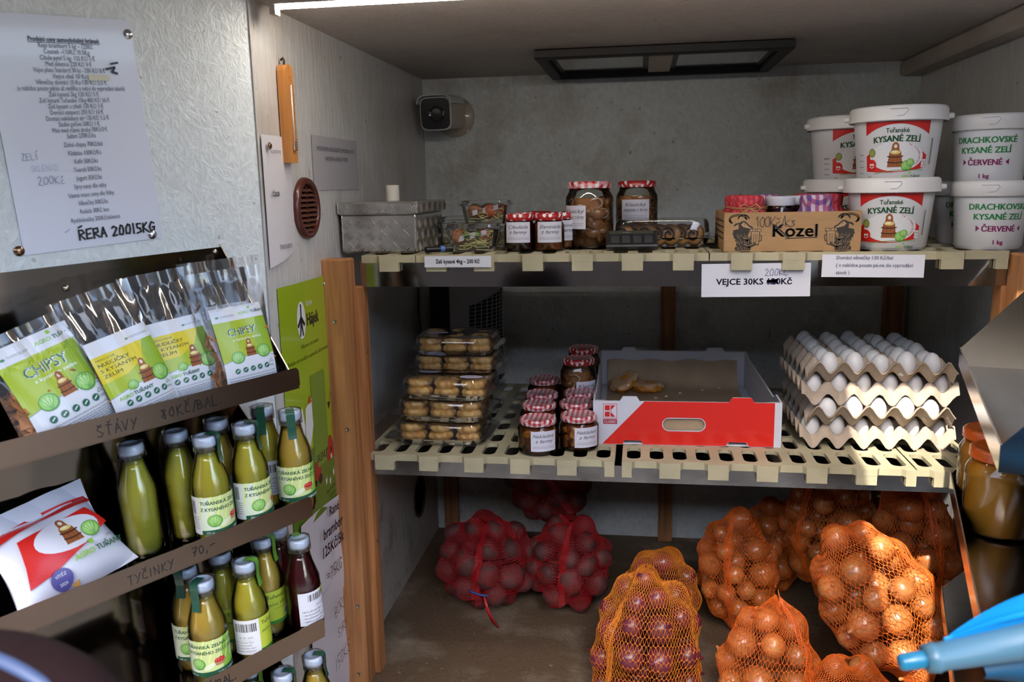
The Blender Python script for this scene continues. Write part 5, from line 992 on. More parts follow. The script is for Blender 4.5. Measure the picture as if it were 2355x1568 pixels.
# ---------------------------------------------------------------- red and white fruit box
KA,KB=at(1377,1018,'z',Z2),at(1800,1027,'z',Z2)
bw=.414; bd=.600; bh=.104
BXM=T(.104,1.905,Z2)@RZ(R(1.0))         # local: x centred, y from 0 (front) to bd
fb=thing('printed_fruit_box','open red and white cardboard box lined with parchment, square red logo on its front','box',mw=BXM)
ww=mat('box_white',(.66,.68,.78),.45,var=.06,vscale=30); wr_=mat('box_red',(.72,.022,.014),.35,coat=.25); ce=mat('box_cut_edge',(.25,.2,.16),.9)
def tabbed(w,h,tabs,hole=None):           # outline with raised tabs, lower notches
    pts=[(-w/2,0)]
    for (a,b) in tabs[1]: pts+=[(a,0),(a+.006,.010),(b-.006,.010),(b,0)]
    pts+=[(w/2,0),(w/2,h)]
    for (a,b) in sorted(tabs[0],reverse=True): pts+=[(b,h),(b-.007,h+.011),(a+.007,h+.011),(a,h)]
    return pts+[(-w/2,h)]
def wall_panel(name,w,h,tabs,hole,y,m,M=Matrix(),t=.004):
    """outline with a real rounded hole: two layers bridged"""
    pts=tabbed(w,h,tabs); bm=bmesh.new()
    def loop(P,yy): return [bm.verts.new((x,yy,z)) for x,z in P]
    hp=[]
    if hole:
        cx,cz,a,b=hole; hp=[(cx+(a-b if math.cos(s)>0 else b-a)+b*math.cos(s),cz+b*math.sin(s)) for s in [PI/2-2*PI*k/24-.001 for k in range(24)]]
    for yy in (y,y+t):
        o=loop(pts,yy); es=[bm.edges.new((o[i],o[(i+1)%len(o)])) for i in range(len(o))]
        if hp: q=loop(hp,yy); es+=[bm.edges.new((q[i],q[(i+1)%len(q)])) for i in range(len(q))]
        bmesh.ops.triangle_fill(bm,edges=es,use_beauty=True)
    bm.verts.ensure_lookup_table(); n=len(pts); k=len(hp); N=n+k; V=bm.verts
    for i in range(n): bm.faces.new((V[i],V[(i+1)%n],V[N+(i+1)%n],V[N+i])).material_index=1
    for i in range(k): bm.faces.new((V[n+i],V[n+(i+1)%k],V[N+n+(i+1)%k],V[N+n+i])).material_index=1
    bmesh.ops.recalc_face_normals(bm,faces=bm.faces); me=D.meshes.new(name); bm.to_mesh(me); bm.free(); me.materials.append(m); me.materials.append(ce)
    o=D.objects.new(name,me); COL.objects.link(o); o.parent=fb; o.matrix_local=M; return o
tabs=([(-.150,-.105),(.095,.150)],[(-.145,-.095),(.090,.140)])
fpan=wall_panel('front_panel',bw,bh,tabs,(-.005,.050,.047,.014),0,ww)
wall_panel('back_panel',bw,bh,tabs,(-.005,.055,.047,.014),bd,ww)
for s in (-1,1):
    mb=MB().add([(s*bw/2,0,0),(s*bw/2,bd,0),(s*bw/2,bd,bh),(s*bw/2,bd-.06,bh),(s*bw/2,bd-.075,bh-.006),(s*bw/2,.10,bh-.012),(s*bw/2,.07,bh+.002),(s*bw/2,0,bh)]+[(s*(bw/2+.004),a,b) for a,b in ((0,0),(bd,0),(bd,bh),(bd-.06,bh),(bd-.075,bh-.006),(.10,bh-.012),(.07,bh+.002),(0,bh))],[tuple(range(8)),tuple(range(15,7,-1))]+[(i,(i+1)%8,8+(i+1)%8,8+i) for i in range(8)])
    mb.build('side_panel',[ww],fb); MB().box((s*(bw/2-.025),bd-.006,bh*.5),(.05,.003,bh*.97)).build('corner_flap',ww,fb)
    MB().box((s*(bw/2-.012),.006,bh*.5),(.024,.003,bh*1.0)).build('corner_flap',ww,fb)
MB().box((0,bd/2,.002),(bw-.004,bd-.004,.003)).build('bottom_panel',ww,fb)
# red print (keeps clear of the hand hole), logo
a=Art(lambda u,v,h:(u,-h,v),lift=.0004)
def redpiece(pts): a.poly(wr_.name,pts)
hx,hz,ha,hb_=-.005,.050,.049,.016; x1r=bw/2-.012
a.polys('box_red',[[(-.190,.001),(-.144,.001),(-.138,.0105),(-.102,.0105),(-.096,.001),(-.054,.001),(-.054,bh-.0005),(-.094,bh-.0005)],
 [(-.054,.001),(.044,.001),(.044,hz-hb_),(-.054,hz-hb_)],[(-.054,hz+hb_),(.044,hz+hb_),(.044,bh-.0005),(-.054,bh-.0005)],
 [(.044,.001),(.089,.001),(.095,.0105),(.135,.0105),(.141,.001),(x1r,.001),(x1r,bh-.0005),(.150,bh-.0005),(.144,bh+.0105),(.101,bh+.0105),(.094,bh-.0005),(.044,bh-.0005)]])
def cornr(cx,cz,sx,sz):
    P=[(cx+sx*.0001,cz+sz*hb_)]; 
    return [(hx+sx*ha,hz+sz*hb_),(hx+sx*(ha-hb_),hz+sz*hb_)]+[(hx+sx*(ha-hb_)+sx*hb_*math.sin(t),hz+sz*hb_*math.cos(t)) for t in np.linspace(0.1,PI/2,6)]
for sx in (-1,1):
    for sz in (-1,1): a.poly('box_red',cornr(0,0,sx,sz))
for p_ in ([(-.188,.062),(-.156,.062),(-.156,.097),(-.188,.097)],): a.poly((.60,.03,.03),p_); a.poly((.68,.70,.78),[(x*.0+(x+.172)*.93-.172,(z-.0795)*.93+.0795) for x,z in p_])
for p_ in ([(-.184,.081),(-.173,.081),(-.173,.093),(-.184,.093)],[(-.184,.066),(-.173,.066),(-.173,.078),(-.184,.078)],[(-.171,.081),(-.160,.093),(-.171,.093)],[(-.171,.078),(-.160,.066),(-.171,.066)],[(-.171,.0815),(-.168,.0795),(-.171,.0775)]): a.poly((.62,.02,.02),p_)
a.rect((.45,.02,.05),-.188,.049,-.156,.060); a.text((.75,.75,.8),'CLASSIC',-.172,.0515,.0085,width=.028,bold=.03)
o=a.build('front_print',fpan,.35)
# parchment
pm=mat('parchment',(.52,.39,.26),.45,var=.3,vscale=10,col2=(.40,.29,.185)); MC['parchment'].node_tree.nodes['Principled BSDF'].inputs['Alpha'].default_value=.93
def parch(u,v):
    x=-.190+.375*u; s=v*.70-.055; y=.008+max(s,0); z=.0045-min(s,0)*1.1
    if y>bd-.05: k=y-(bd-.05); y=bd-.05+k*.40; z=.0045+k*.72
    z+=.002*math.sin(u*13+v*5)*math.sin(v*9)+.003*max(0,(v-.8))*math.sin(u*22)*5
    return (x,y,max(z,.0045))
pt_=MB().grid(parch,30,30).build('parchment',pm,None,smooth=True,mw=BXM); tag(pt_,'brown baking parchment lining the red and white box','parchment')
# two glazed pastries
glz=mat('sugar_glaze',(.62,.44,.30),.3,coat=.4,var=.35,vscale=25,col2=(.56,.30,.12)); yel=mat('pastry_yellow',(.62,.30,.03),.45,var=.5,vscale=35,col2=(.45,.14,.02),bump=.002,bscale=60)
def glazed(label,mw,seed):
    t=thing('glazed_pastry',label,'pastry',mw=mw); q=random.Random(seed); f=[q.uniform(0,6) for _ in range(5)]
    def outl(a): return 1+.06*math.sin(3*a+f[0])+.04*math.sin(7*a+f[1])+.03*math.sin(13*a+f[2])
    W,Dp,H=.043,.036,.026
    def body(u,v):
        a=u*2*PI; s=(v*PI); r=math.sin(s)**.45*outl(a)*(1+.05*math.sin(v*14+a*3)); return (W*r*math.cos(a),Dp*r*math.sin(a),H*.5-H*.5*math.cos(s)+.0015*math.sin(a*9+v*6))
    MB().grid(body,44,18,cu=True).build('dough',yel,t,smooth=True)
    def top(u,v):
        a=u*2*PI; r=v*(1.03+.05*math.sin(5*a+f[3])); o=outl(a); z=H*(1.03-.02*v)-max(0,v-.85)*.055*(1+.6*math.sin(6*a+f[4])); dent=-.006*math.exp(-((r*math.cos(a)-.2)**2+(r*math.sin(a)-.1)**2)*9); return (W*r*o*math.cos(a),Dp*r*o*math.sin(a),z+dent+.0012)
    MB().grid(top,44,14,cu=True).build('glaze',glz,t,smooth=True); return t
glazed('glazed yellow pastry lying flat on the parchment in the box',BXM@T(-.075,.490,.007),3)
glazed('glazed yellow pastry tilted against the other one in the box',BXM@T(-.135,.500,.020)@RZ(R(25))@RY(R(-30))@RX(R(8)),8)
cr=MB()
for (u,v) in ((-.03,.42),(.01,.46),(.075,.50),(-.06,.40),(-.17,.36),(-.18,.26),(-.165,.22),(.125,.53)):
    cr.add([(u,v,.008),(u+.012,v+.002,.009),(u+.008,v+.010,.0085),(u+.004,v+.005,.013)],[(0,1,3),(1,2,3),(2,0,3),(0,2,1)])
tag(cr.build('glaze_crumbs',mat('crumb',(.62,.56,.42),.5),None,mw=BXM),'pale glaze crumbs scattered on the parchment in the box','crumbs',kind='stuff')
# ---------------------------------------------------------------- egg trays
pulp=mat('paper_pulp',(.50,.405,.32),.85,var=.18,vscale=14,bump=.0012,bscale=180); eggm=mat('white_egg',(.76,.77,.79),.42,sss=.1,var=.05,vscale=20)
EP=.0545; TX,TY=.520,1.905+3*EP
def tray_h(x,y,nx,ny):        # nx,ny cups; cup centres at (i-(nx-1)/2)*EP
    ax=math.cos(2*PI*(x/EP-(nx-1)/2)); ay=math.cos(2*PI*(y/EP-(ny-1)/2))
    c=(ax+ay)/2
    return -.0245*c if c>0 else -.027*c
def tray(label,z,nx,ny,rot,cx,cy):
    t=thing('egg_tray',label,'egg tray',mw=T(cx,cy,z)@RZ(rot)); hx_=3.05*EP; n=50
    def fn(side):
        def f(u,v):
            x=(2*u-1)*hx_; y=(2*v-1)*hx_
            gx=x if nx%2==0 or True else x
            lx,ly=nx*EP/2,ny*EP/2; h=tray_h(max(-lx,min(lx,x)),max(-ly,min(ly,y)),nx,ny); edge=max(abs(x),abs(y))/hx_
            ex,ey=max(0,abs(x)-lx),max(0,abs(y)-ly); h-=.85*(ex if nx==5 else 0)+.85*(ey if ny==5 else 0)
            if ny==5: y=math.copysign(min(abs(y),ly)+ey*.45,y)
            if nx==5: x=math.copysign(min(abs(x),lx)+ex*.6,x)
            h+=.0006*math.sin(x*310+y*170)
            return (x,y,.0245+h*1.0-side*.0028)
        return f
    mb=MB().grid(fn(0),n,n); base=len(mb.v); mb.grid(fn(1),n,n); N=n+1
    rim=[i*N for i in range(N)]+[n*N+j for j in range(1,N)]+[i*N+n for i in range(n-1,-1,-1)]+[j for j in range(n-1,0,-1)]
    for a_,b_ in zip(rim,rim[1:]+rim[:1]): mb.f.append((a_,b_,base+b_,base+a_)); mb.m.append(0)
    mb.build('pulp_tray',pulp,t,smooth=True,auto=1.2); return t
eg=MB().lathe([(.0001,-.0262),(.008,-.0248),(.0145,-.0195),(.0188,-.011),(.0205,-.001),(.0197,.009),(.0165,.0185),(.0110,.0265),(.0055,.0300),(.0001,.0312)],18).build('egg',eggm,None,smooth=True); eg['label']='x'; eg['category']='egg'
TZ=[Z2+.0015+k*.0500 for k in range(4)]; words_=('bottom','second lowest','third','top')
for k in range(4):
    six=k%2==0; nx,ny=(6,5) if six else (5,6); dx=rnd.uniform(-.003,.003); ro=R(rnd.uniform(-1,1))
    tray('grey pulp egg tray, %s of the four stacked trays'%words_[k] if k else 'grey pulp egg tray at the bottom of the four stacked trays',TZ[k],nx,ny,ro,TX+dx,TY)
    for i in range(nx):
        for j in range(ny):
            if k<3 and j>0 and i>0: continue
            x=(i-(nx-1)/2)*EP; y=(j-(ny-1)/2)*EP; s=rnd.uniform(.93,1.07)
            M=T(TX+dx,TY,TZ[k])@RZ(ro)@T(x+rnd.uniform(-.001,.001),y,.0335+.002*s)@Euler((rnd.uniform(-.12,.12),rnd.uniform(-.12,.12),0)).to_matrix().to_4x4()@RX(PI if rnd.random()<.35 else 0)@SC(s,s,s)
            dup(eg,M,'white egg sitting in the %s egg tray of the stack'%('top' if k==3 else words_[k]),'eggs in the %s tray'%words_[k])
D.objects.remove(eg)
# ---------------------------------------------------------------- fan heater at the back left
hs_=mat('heater_grey',(.50,.50,.51),.5); hd=mat('heater_dark',(.012,.013,.016),.4)
ht=thing('fan_heater','grey fan heater with a curved body and slotted grille in the back left corner','heater',loc=(-.535,2.56,Z2))
def shell(u,v): a=PI*(1-u); return (.115*math.cos(a),-.085*math.sin(a),.02+v*.30)
MB().grid(shell,28,10).build('shell',hs_,ht,smooth=True)
MB().prism([(.113*math.cos(a),-.083*math.sin(a)) for a in np.linspace(0,PI,20)],.012,z0=.312).build('top',hs_,ht); MB().box((0,-.03,.01),(.22,.12,.02),bev=.006).build('base',hd,ht)
mb=MB(); 
for k in range(30): a=R(178)-R(2.2)*k; 
MB().grid(lambda u,v:(.1155*math.cos(R(180)-u*R(72)),-.0860*math.sin(R(180)-u*R(72)),.05+v*.27),14,4).build('dark_front',hd,ht,smooth=True)
MB().grid(lambda u,v:(.1152*math.cos(R(78)-u*R(68)),-.0856*math.sin(R(78)-u*R(68)),.06+v*(.18+.05*u)),14,4).build('grille_opening',mat('grille_black',(.01,.01,.01),.8),ht,smooth=True)
for k in range(8): a=R(78)-R(68)*k/7; h1=.06+.18+.05*k/7; MB().tube([(.1175*math.cos(a)-.006*(1-s),-.0875*math.sin(a),.06+(h1-.06)*s) for s in (0,.5,1)],.0016,5).build('grille_bar',hs_,ht)
for k in range(20):
    z=.062+.0115*k; MB().tube([(.1172*math.cos(R(78)-R(68)*s),-.0872*math.sin(R(78)-R(68)*s),z+.012*s) for s in np.linspace(.0 if k<17 else .4,1,8)],.0011,4).build('grille_slat',hs_,ht)
cbm=thing('power_cord','thin black cord hanging on the wall beside the fan heater','cord',loc=(0,0,0)); MB().tube([(-.67,2.50,1.20),(-.665,2.47,1.12),(-.655,2.45,1.08),(-.662,2.44,1.05),(-.65,2.43,1.02)],.003,6).build('cord',hd,cbm,smooth=True)
# round hole with a cover low in the left wall
oh=thing('round_wall_opening','dark round opening low in the left side wall near the back','opening',mw=wl_m(2.43,.56))
MB().lathe([(.066,-.001),(.066,.003),(.058,.003),(.056,-.0005),(.0001,-.0005)],36,M=RX(R(90))).build('cover',mat('hole_dark',(.05,.018,.012),.7),oh,smooth=True,auto=.6)
# ================================================================ SACKS ON THE FLOOR
def tubes_np(P,rad,closed=False):
    """many 3-sided strands at once; P: (n,m,3)"""
    n,m,_=P.shape; Tn=np.zeros_like(P); Tn[:,1:-1]=P[:,2:]-P[:,:-2]; Tn[:,0]=P[:,1]-P[:,0]; Tn[:,-1]=P[:,-1]-P[:,-2]
    Tn/=np.linalg.norm(Tn,axis=2,keepdims=True)+1e-9
    ref=np.array([.31,.22,.92]); U=np.cross(Tn,ref); U/=np.linalg.norm(U,axis=2,keepdims=True)+1e-9; W=np.cross(Tn,U)
    V=np.stack([P+rad*(math.cos(2*PI*k/3)*U+math.sin(2*PI*k/3)*W) for k in range(3)],axis=2).reshape(-1,3)
    idx=(np.arange(n)[:,None]*m+np.arange(m-1)[None,:])*3; F=[]
    for k in range(3):
        k2=(k+1)%3; F.append(np.stack([idx+k,idx+k2,idx+3+k2,idx+3+k],axis=-1).reshape(-1,4))
    return V,np.concatenate(F)
def np_mesh(name,V,F,m,parent,smooth=True):
    me=D.meshes.new(name); me.vertices.add(len(V)); me.vertices.foreach_set('co',V.astype(np.float32).ravel()); me.loops.add(F.size); me.loops.foreach_set('vertex_index',F.astype(np.int32).ravel())
    me.polygons.add(len(F)); me.polygons.foreach_set('loop_start',np.arange(0,F.size,F.shape[1],dtype=np.int32)); me.polygons.foreach_set('loop_total',np.full(len(F),F.shape[1],dtype=np.int32)); me.update(); me.materials.append(m)
    if smooth: me.polygons.foreach_set('use_smooth',np.ones(len(F),dtype=bool))
    o=D.objects.new(name,me); COL.objects.link(o); o.parent=parent; return o
def onion_mesh(m,name,seed,kind):
    q=random.Random(seed); f=[q.uniform(0,6) for _ in range(4)]
    if kind=='onion': prof=[(.0001,-.93),(.15,-.95),(.35,-.90),(.7,-.68),(.93,-.3),(1,.05),(.93,.4),(.72,.72),(.42,.93),(.22,1.02),(.12,1.12),(.09,1.30),(.02,1.34)]
    else: prof=[(.0001,-1.1),(.35,-1.02),(.7,-.78),(.92,-.4),(1,.05),(.93,.48),(.7,.85),(.35,1.08),(.0001,1.14)]
    return MB().lathe(prof,18,fn=lambda r,a,z:r*(1+(.015*math.sin(a*6+f[0]) if kind=='onion' else .07*math.sin(a*2+f[0]+z*1.5)+.04*math.sin(a*3+f[1]-z*2)))).build(name,m,None,smooth=True).data
def stripe_skin(name,c1,c2,rough,coat):
    m,nt,p=new_mat(name); N=nt.nodes; L=nt.links; tc=N.new('ShaderNodeTexCoord'); mp=N.new('ShaderNodeMapping'); mp.inputs['Scale'].default_value=(4,4,.55); L.new(tc.outputs['Object'],mp.inputs[0])
    n=N.new('ShaderNodeTexNoise'); n.inputs['Scale'].default_value=1.6; n.inputs['Detail'].default_value=4; L.new(mp.outputs[0],n.inputs[0]); oi=N.new('ShaderNodeObjectInfo')
    r=N.new('ShaderNodeValToRGB'); r.color_ramp.elements[0].position=.3; r.color_ramp.elements[1].position=.7; r.color_ramp.elements[0].color=(*c2,1); r.color_ramp.elements[1].color=(*c1,1); L.new(n.outputs[0],r.inputs[0])
    h=N.new('ShaderNodeHueSaturation'); mr=N.new('ShaderNodeMapRange'); mr.inputs[3].default_value=.7; mr.inputs[4].default_value=1.2; L.new(oi.outputs['Random'],mr.inputs[0]); L.new(mr.outputs[0],h.inputs['Value']); L.new(r.outputs[0],h.inputs['Color']); L.new(h.outputs[0],p.inputs['Base Color'])
    p.inputs['Roughness'].default_value=rough; p.inputs['Coat Weight'].default_value=coat; p.inputs['Coat Roughness'].default_value=.2; MC[name]=m; return m
on_y=stripe_skin('onion_skin',(.62,.25,.07),(.38,.11,.03),.32,.5); on_r=stripe_skin('red_onion_skin',(.22,.03,.05),(.10,.012,.025),.35,.5); po_m=stripe_skin('potato_skin',(.13,.035,.03),(.08,.02,.02),.7,.0)
ME_={'onion':[onion_mesh(on_y,'onion_mesh',k,'onion') for k in range(3)],'red onion':[onion_mesh(on_r,'red_onion_mesh',k,'onion') for k in range(3)],'potato':[onion_mesh(po_m,'potato_mesh',k,'potato') for k in range(3)]}
for o in [o for o in D.objects if o.name.startswith(('onion_mesh','red_onion_mesh','potato_mesh'))]: D.objects.remove(o)
net_o=mat('net_orange',(.85,.16,.012),.5,coat=.2); net_r=mat('net_red',(.50,.008,.014),.5,coat=.2); net_y=mat('net_amber',(.80,.25,.02),.5,coat=.2); blue_t=mat('blue_tie',(.01,.08,.35),.4)
def sack(label,c,ax,tilt,roll,kind,netm,seed,size,rows=32,cols=62,srad=.0008,tail=0,seam=None,n_max=80,grp=''):
    """c centre, ax=(rx,ry,rz) half sizes in the sack's own frame, z is its length"""
    Mx=T(*c)@RY(roll)@RX(tilt); t=thing('mesh_sack',label,'sack',mw=Mx); q=np.random.RandomState(seed)
    A=np.array(ax); pts=[]; rad=[]
    def shape(z): return 1-.20*max(0,z)**2
    for tries in range(9000):
        d=q.normal(size=3); d/=np.linalg.norm(d); s=size*q.uniform(.82,1.15); r=1 if tries<6500 else q.uniform(.3,.8)
        p=d*(A-s*1.02)*r; p[:2]*=shape(d[2])
        wp=Mx@Vector(p)
        if wp.z<ZF+s*.95: continue
        if all(np.linalg.norm(p-a)>(s+b)*.88 for a,b in zip(pts,rad)): pts.append(p); rad.append(s)
        if len(pts)>=n_max: break
    pts=np.array(pts); rad=np.array(rad)
    lab={'onion':'brown onion','red onion':'dark red onion','potato':'potato'}[kind]+' inside the '+grp
    for p,s in zip(pts,rad):
        me=ME_[kind][q.randint(3)]; o=D.objects.new(kind.replace(' ','_'),me); COL.objects.link(o); e=Euler(tuple(q.uniform(0,6.28,3)))
        k=s/1.04; o.matrix_world=Mx@T(*p)@e.to_matrix().to_4x4()@SC(k,k,k*(.93 if kind!='potato' else 1.05)); tag(o,lab,kind,'vegetables in the '+grp)
    # net surface: farthest extent of the contents in every direction
    rr,cc=rows+1,cols; th_=np.linspace(.05,PI-.05,rr); ph=np.linspace(0,2*PI,cc,endpoint=False)
    dirs=np.stack([np.sin(th_)[:,None]*np.cos(ph)[None],np.sin(th_)[:,None]*np.sin(ph)[None],np.cos(th_)[:,None]*np.ones(cc)[None]],axis=-1)
    dd=dirs*A; L=np.linalg.norm(dd,axis=-1,keepdims=True); dn=dd/L; b=dn@pts.T; disc=(rad*1.02)**2-((pts**2).sum(1)-b**2); ext=np.where(disc>0,b+np.sqrt(np.maximum(disc,0)),0).max(-1)
    base=L[...,0]*.80; R0=np.maximum(ext,base)
    for _ in range(2):
        sm=(np.roll(R0,1,1)+np.roll(R0,-1,1)+2*R0)/4; sm[1:-1]=(sm[:-2]+sm[2:]+2*sm[1:-1])/4; R0=np.maximum(sm,R0*.985)
    R0+=.0018
    if tail: 
        k=np.clip((.55-th_)/.5,0,1)[:,None]; pinch=k**2
        G=dn*R0[...,None]; G[...,:2]*=(1-.9*pinch[...,None]); G[...,2]+=pinch*tail
    else: G=dn*R0[...,None]
    # keep the net above the floor
    Mi=np.array(Mx); Wd=G@Mi[:3,:3].T+Mi[:3,3]; low=Wd[...,2]<ZF+.003; Wd[...,2]=np.where(low,ZF+.003,Wd[...,2]); Ii=np.linalg.inv(Mi); G=Wd@Ii[:3,:3].T+Ii[:3,3]
    def samp(i,j):      # bilinear on the (rows, cols) grid
        i=np.clip(i,0,rr-1.001); i0=i.astype(int); fi=(i-i0)[...,None]; j0=np.floor(j).astype(int); fj=(j-j0)[...,None]; a0=j0%cc; a1=(j0+1)%cc
        return (G[i0,a0]*(1-fi)+G[np.minimum(i0+1,rr-1),a0]*fi)*(1-fj)+(G[i0,a1]*(1-fi)+G[np.minimum(i0+1,rr-1),a1]*fi)*fj
    J=np.arange(0,2*cc+1)/2.0; wob=q.uniform(-.25,.25,size=rr)
    rings=[]
    for i in range(1,rr-1): ii=i+.16*np.where(np.arange(len(J))%2==0,1,-1)+wob[i]*.6*np.sin(J/cc*6.28*2+i*.3); rings.append(samp(ii.astype(float),J))
    V1,F1=tubes_np(np.array(rings),srad*1.15)
    I,Jm=np.meshgrid(np.arange(1,rr-2),np.arange(cc),indexing='ij'); I=I.ravel().astype(float); Jm=Jm.ravel().astype(float)
    def wv(i,j): return i+wob[np.clip(i.astype(int),0,rr-1)]*.6*np.sin(j/cc*6.28*2+i*.3)
    Z1_=np.stack([samp(wv(I,Jm)-.0,Jm),samp(wv(I,Jm)+.5,Jm+.25),samp(wv(I+1,Jm+.5),Jm+.5)],axis=1); Z2_=np.stack([samp(wv(I+1,Jm+.5),Jm+.5),samp(wv(I,Jm)+.5,Jm+.75),samp(wv(I,Jm+1),Jm+1.)],axis=1)
    V2,F2=tubes_np(np.concatenate([Z1_,Z2_]),srad*.75); V=np.concatenate([V1,V2]); F=np.concatenate([F1,F2+len(V1)])
    tag(np_mesh('net',V,F,netm,t),kind='stuff')
    if seam is not None:       # gathered seam: a denser ribbon of strands along one meridian
        P=[]
        for k in range(9):
            jj=seam*cc+np.sin(np.linspace(0,40,rr*3)+k)*.25+(k-4)*.22; P.append(samp(np.linspace(0,rr-1.01,rr*3),jj%cc)*1.012)
        V,F=tubes_np(np.array(P),srad*1.2); 
        Q=[]
        for k in np.linspace(1,rr-2,rr*3): Q.append(samp(np.full(6,k),(seam*cc+np.linspace(-1.1,1.1,6)+.2*math.sin(k*3))%cc)*1.016)
        V3,F3=tubes_np(np.array(Q),srad); tag(np_mesh('net_seam',np.concatenate([V,V3]),np.concatenate([F,F3+len(V)]),netm,t),kind='stuff')
    return t,Mx
def dz(c,z): return (c[0],c[1],z)
# potatoes in red nets
s_,M_=sack('red mesh sack of potatoes lying in front at the far left of the floor',(-.415,2.165,.488),(.150,.140,.135),R(10),R(5),'potato',net_r,1,.034,rows=44,cols=80,srad=.0007,seam=.74,n_max=52,grp='left red sack')
MB().tube([(-.02,-.15,.0),(-.01,-.158,.003),(.012,-.155,-.004),(.03,-.158,-.002)],.0025,6).build('blue_tie',blue_t,s_,smooth=True)
for k in range(7): MB().tube([(.02,-.150,-.01),(.03+k*.002,-.165,-.04-.003*k),(.045+.004*k,-.160,-.08-.004*k)],.0022,5).build('gathered_end',net_r,s_,smooth=True)
sack('red mesh sack of potatoes standing right of the front left one',(-.185,2.165,.490),(.125,.120,.140),R(-5),R(4),'potato',net_r,2,.032,rows=44,cols=76,srad=.0007,seam=.73,n_max=50,grp='right red sack')
sack('red mesh sack of potatoes leaning on top behind the two others',(-.270,2.39,.640),(.125,.12,.150),R(15),R(-28),'potato',net_r,3,.034,rows=40,cols=72,srad=.0007,seam=.80,n_max=46,grp='rear red sack')
# red onions in an amber net, in front
sack('amber mesh sack of dark red onions standing in the middle front of the floor',(.02,1.79,.455),(.135,.125,.205),R(-10),R(2),'red onion',net_y,4,.033,rows=32,cols=74,srad=.0009,seam=.62,n_max=60,grp='amber sack')
sack('amber mesh sack top slumped behind the front dark red onion sack',(.05,2.02,.46),(.11,.10,.165),R(-5),R(4),'red onion',net_y,14,.032,rows=28,cols=66,srad=.0008,n_max=46,grp='rear amber sack')
# brown onions
sack('orange mesh sack of onions standing behind the amber sack, left in the onion group',(.252,2.13,.510),(.110,.105,.170),R(-4),R(-3),'onion',net_o,5,.030,seam=.70,n_max=62,grp='left onion sack')
sack('small orange mesh sack of onions with a gathered top in the front middle',(.275,1.725,.455),(.115,.110,.175),R(-8),R(6),'onion',net_o,6,.033,rows=28,cols=58,seam=.86,tail=.045,n_max=52,grp='front onion sack')
sack('large sunlit orange mesh sack of onions leaning to the right in front',(.520,1.83,.590),(.130,.125,.195),R(-22),R(-32),'onion',net_o,7,.034,rows=30,cols=58,srad=.0008,seam=.95,n_max=66,grp='large leaning onion sack')
sack('orange mesh sack of onions standing at the back under the eggs',(.50,2.22,.61),(.12,.11,.225),R(0),R(0),'onion',net_o,8,.031,seam=.60,n_max=70,grp='back onion sack')
sack('orange mesh sack of onions against the right wall at the back',(.665,2.06,.60),(.105,.11,.225),R(-6),R(-6),'onion',net_o,9,.031,seam=.80,n_max=66,grp='right wall onion sack')
sack('orange mesh sack of onions low in front, under the large leaning one',(.435,1.68,.44),(.105,.105,.10),R(0),R(0),'onion',net_o,10,.033,rows=26,cols=56,n_max=44,grp='low front onion sack')
sack('orange mesh sack of onions at the lower right beside the steel plate',(.575,1.62,.415),(.10,.10,.085),R(0),R(0),'onion',net_o,11,.032,rows=24,cols=54,n_max=38,grp='lower right onion sack')
sack('orange mesh sack of onions deep between the left and back onion sacks',(.375,2.33,.50),(.09,.10,.15),R(0),R(0),'onion',net_o,12,.030,rows=28,cols=56,n_max=40,grp='rear middle onion sack')
# ================================================================ RIGHT DOOR with its rack
VA=math.atan2(-.966,-.26); RM=Matrix(((-math.cos(VA),math.sin(VA),0,0),(-math.sin(VA),-math.cos(VA),0,0),(0,0,1,0),(0,0,0,1)))
A_=Vector((.604,1.700,0)); V_=Vector((math.cos(VA),math.sin(VA),0)); Nl=Vector((-.966,.26,0))     # along the rack towards the viewer; towards the stall
RRM=Matrix(((V_.x,-Nl.x,0,A_.x),(V_.y,-Nl.y,0,A_.y),(0,0,1,0),(0,0,0,1)))          # local x along the rack, y from lip (0) to door, z up
LEN=.655; DP=.175
struct('door_2',MB().box((.40,DP+.012,1.02),(1.10,.02,1.75)),osb_door,mw=RRM)
rr_=thing('wall_rack','steel display rack with jars on the open right hand door','rack',mw=RRM)
stp=mat('steel_plate_right',(.52,.49,.45),.16,1,var=.2,vscale=5,bump=.00015,bscale=18)
MB().box((LEN/2,DP-.001,.93),(LEN,.0016,.98)).build('back_plate',stp,rr_)
for i,z in enumerate((1.18,.93,.69)):
    fz=z-.035
    for xx in (0.0,LEN): MB().add([(xx,DP-.002,fz),(xx,0,fz),(xx,0,fz+.034),(xx,DP-.002,fz+.235),(xx+.0015,DP-.002,fz),(xx+.0015,0,fz),(xx+.0015,0,fz+.034),(xx+.0015,DP-.002,fz+.235)],[(0,1,2,3),(7,6,5,4),(0,4,5,1),(1,5,6,2),(2,6,7,3),(3,7,4,0)]).build('side_plate',stp,rr_)
    MB().box((LEN/2,DP/2,fz),(LEN,DP,.0014)).build('shelf_floor',stp,rr_); MB().box((LEN/2,0,fz+.0175),(LEN+.004,.0015,.035)).build('front_lip',stp,rr_)
    MB().box((LEN/2,0,fz+.0352),(LEN+.004,.0022,.0015)).build('lip_edge',mat('edge_bright',(.8,.78,.74),.35,1),rr_)
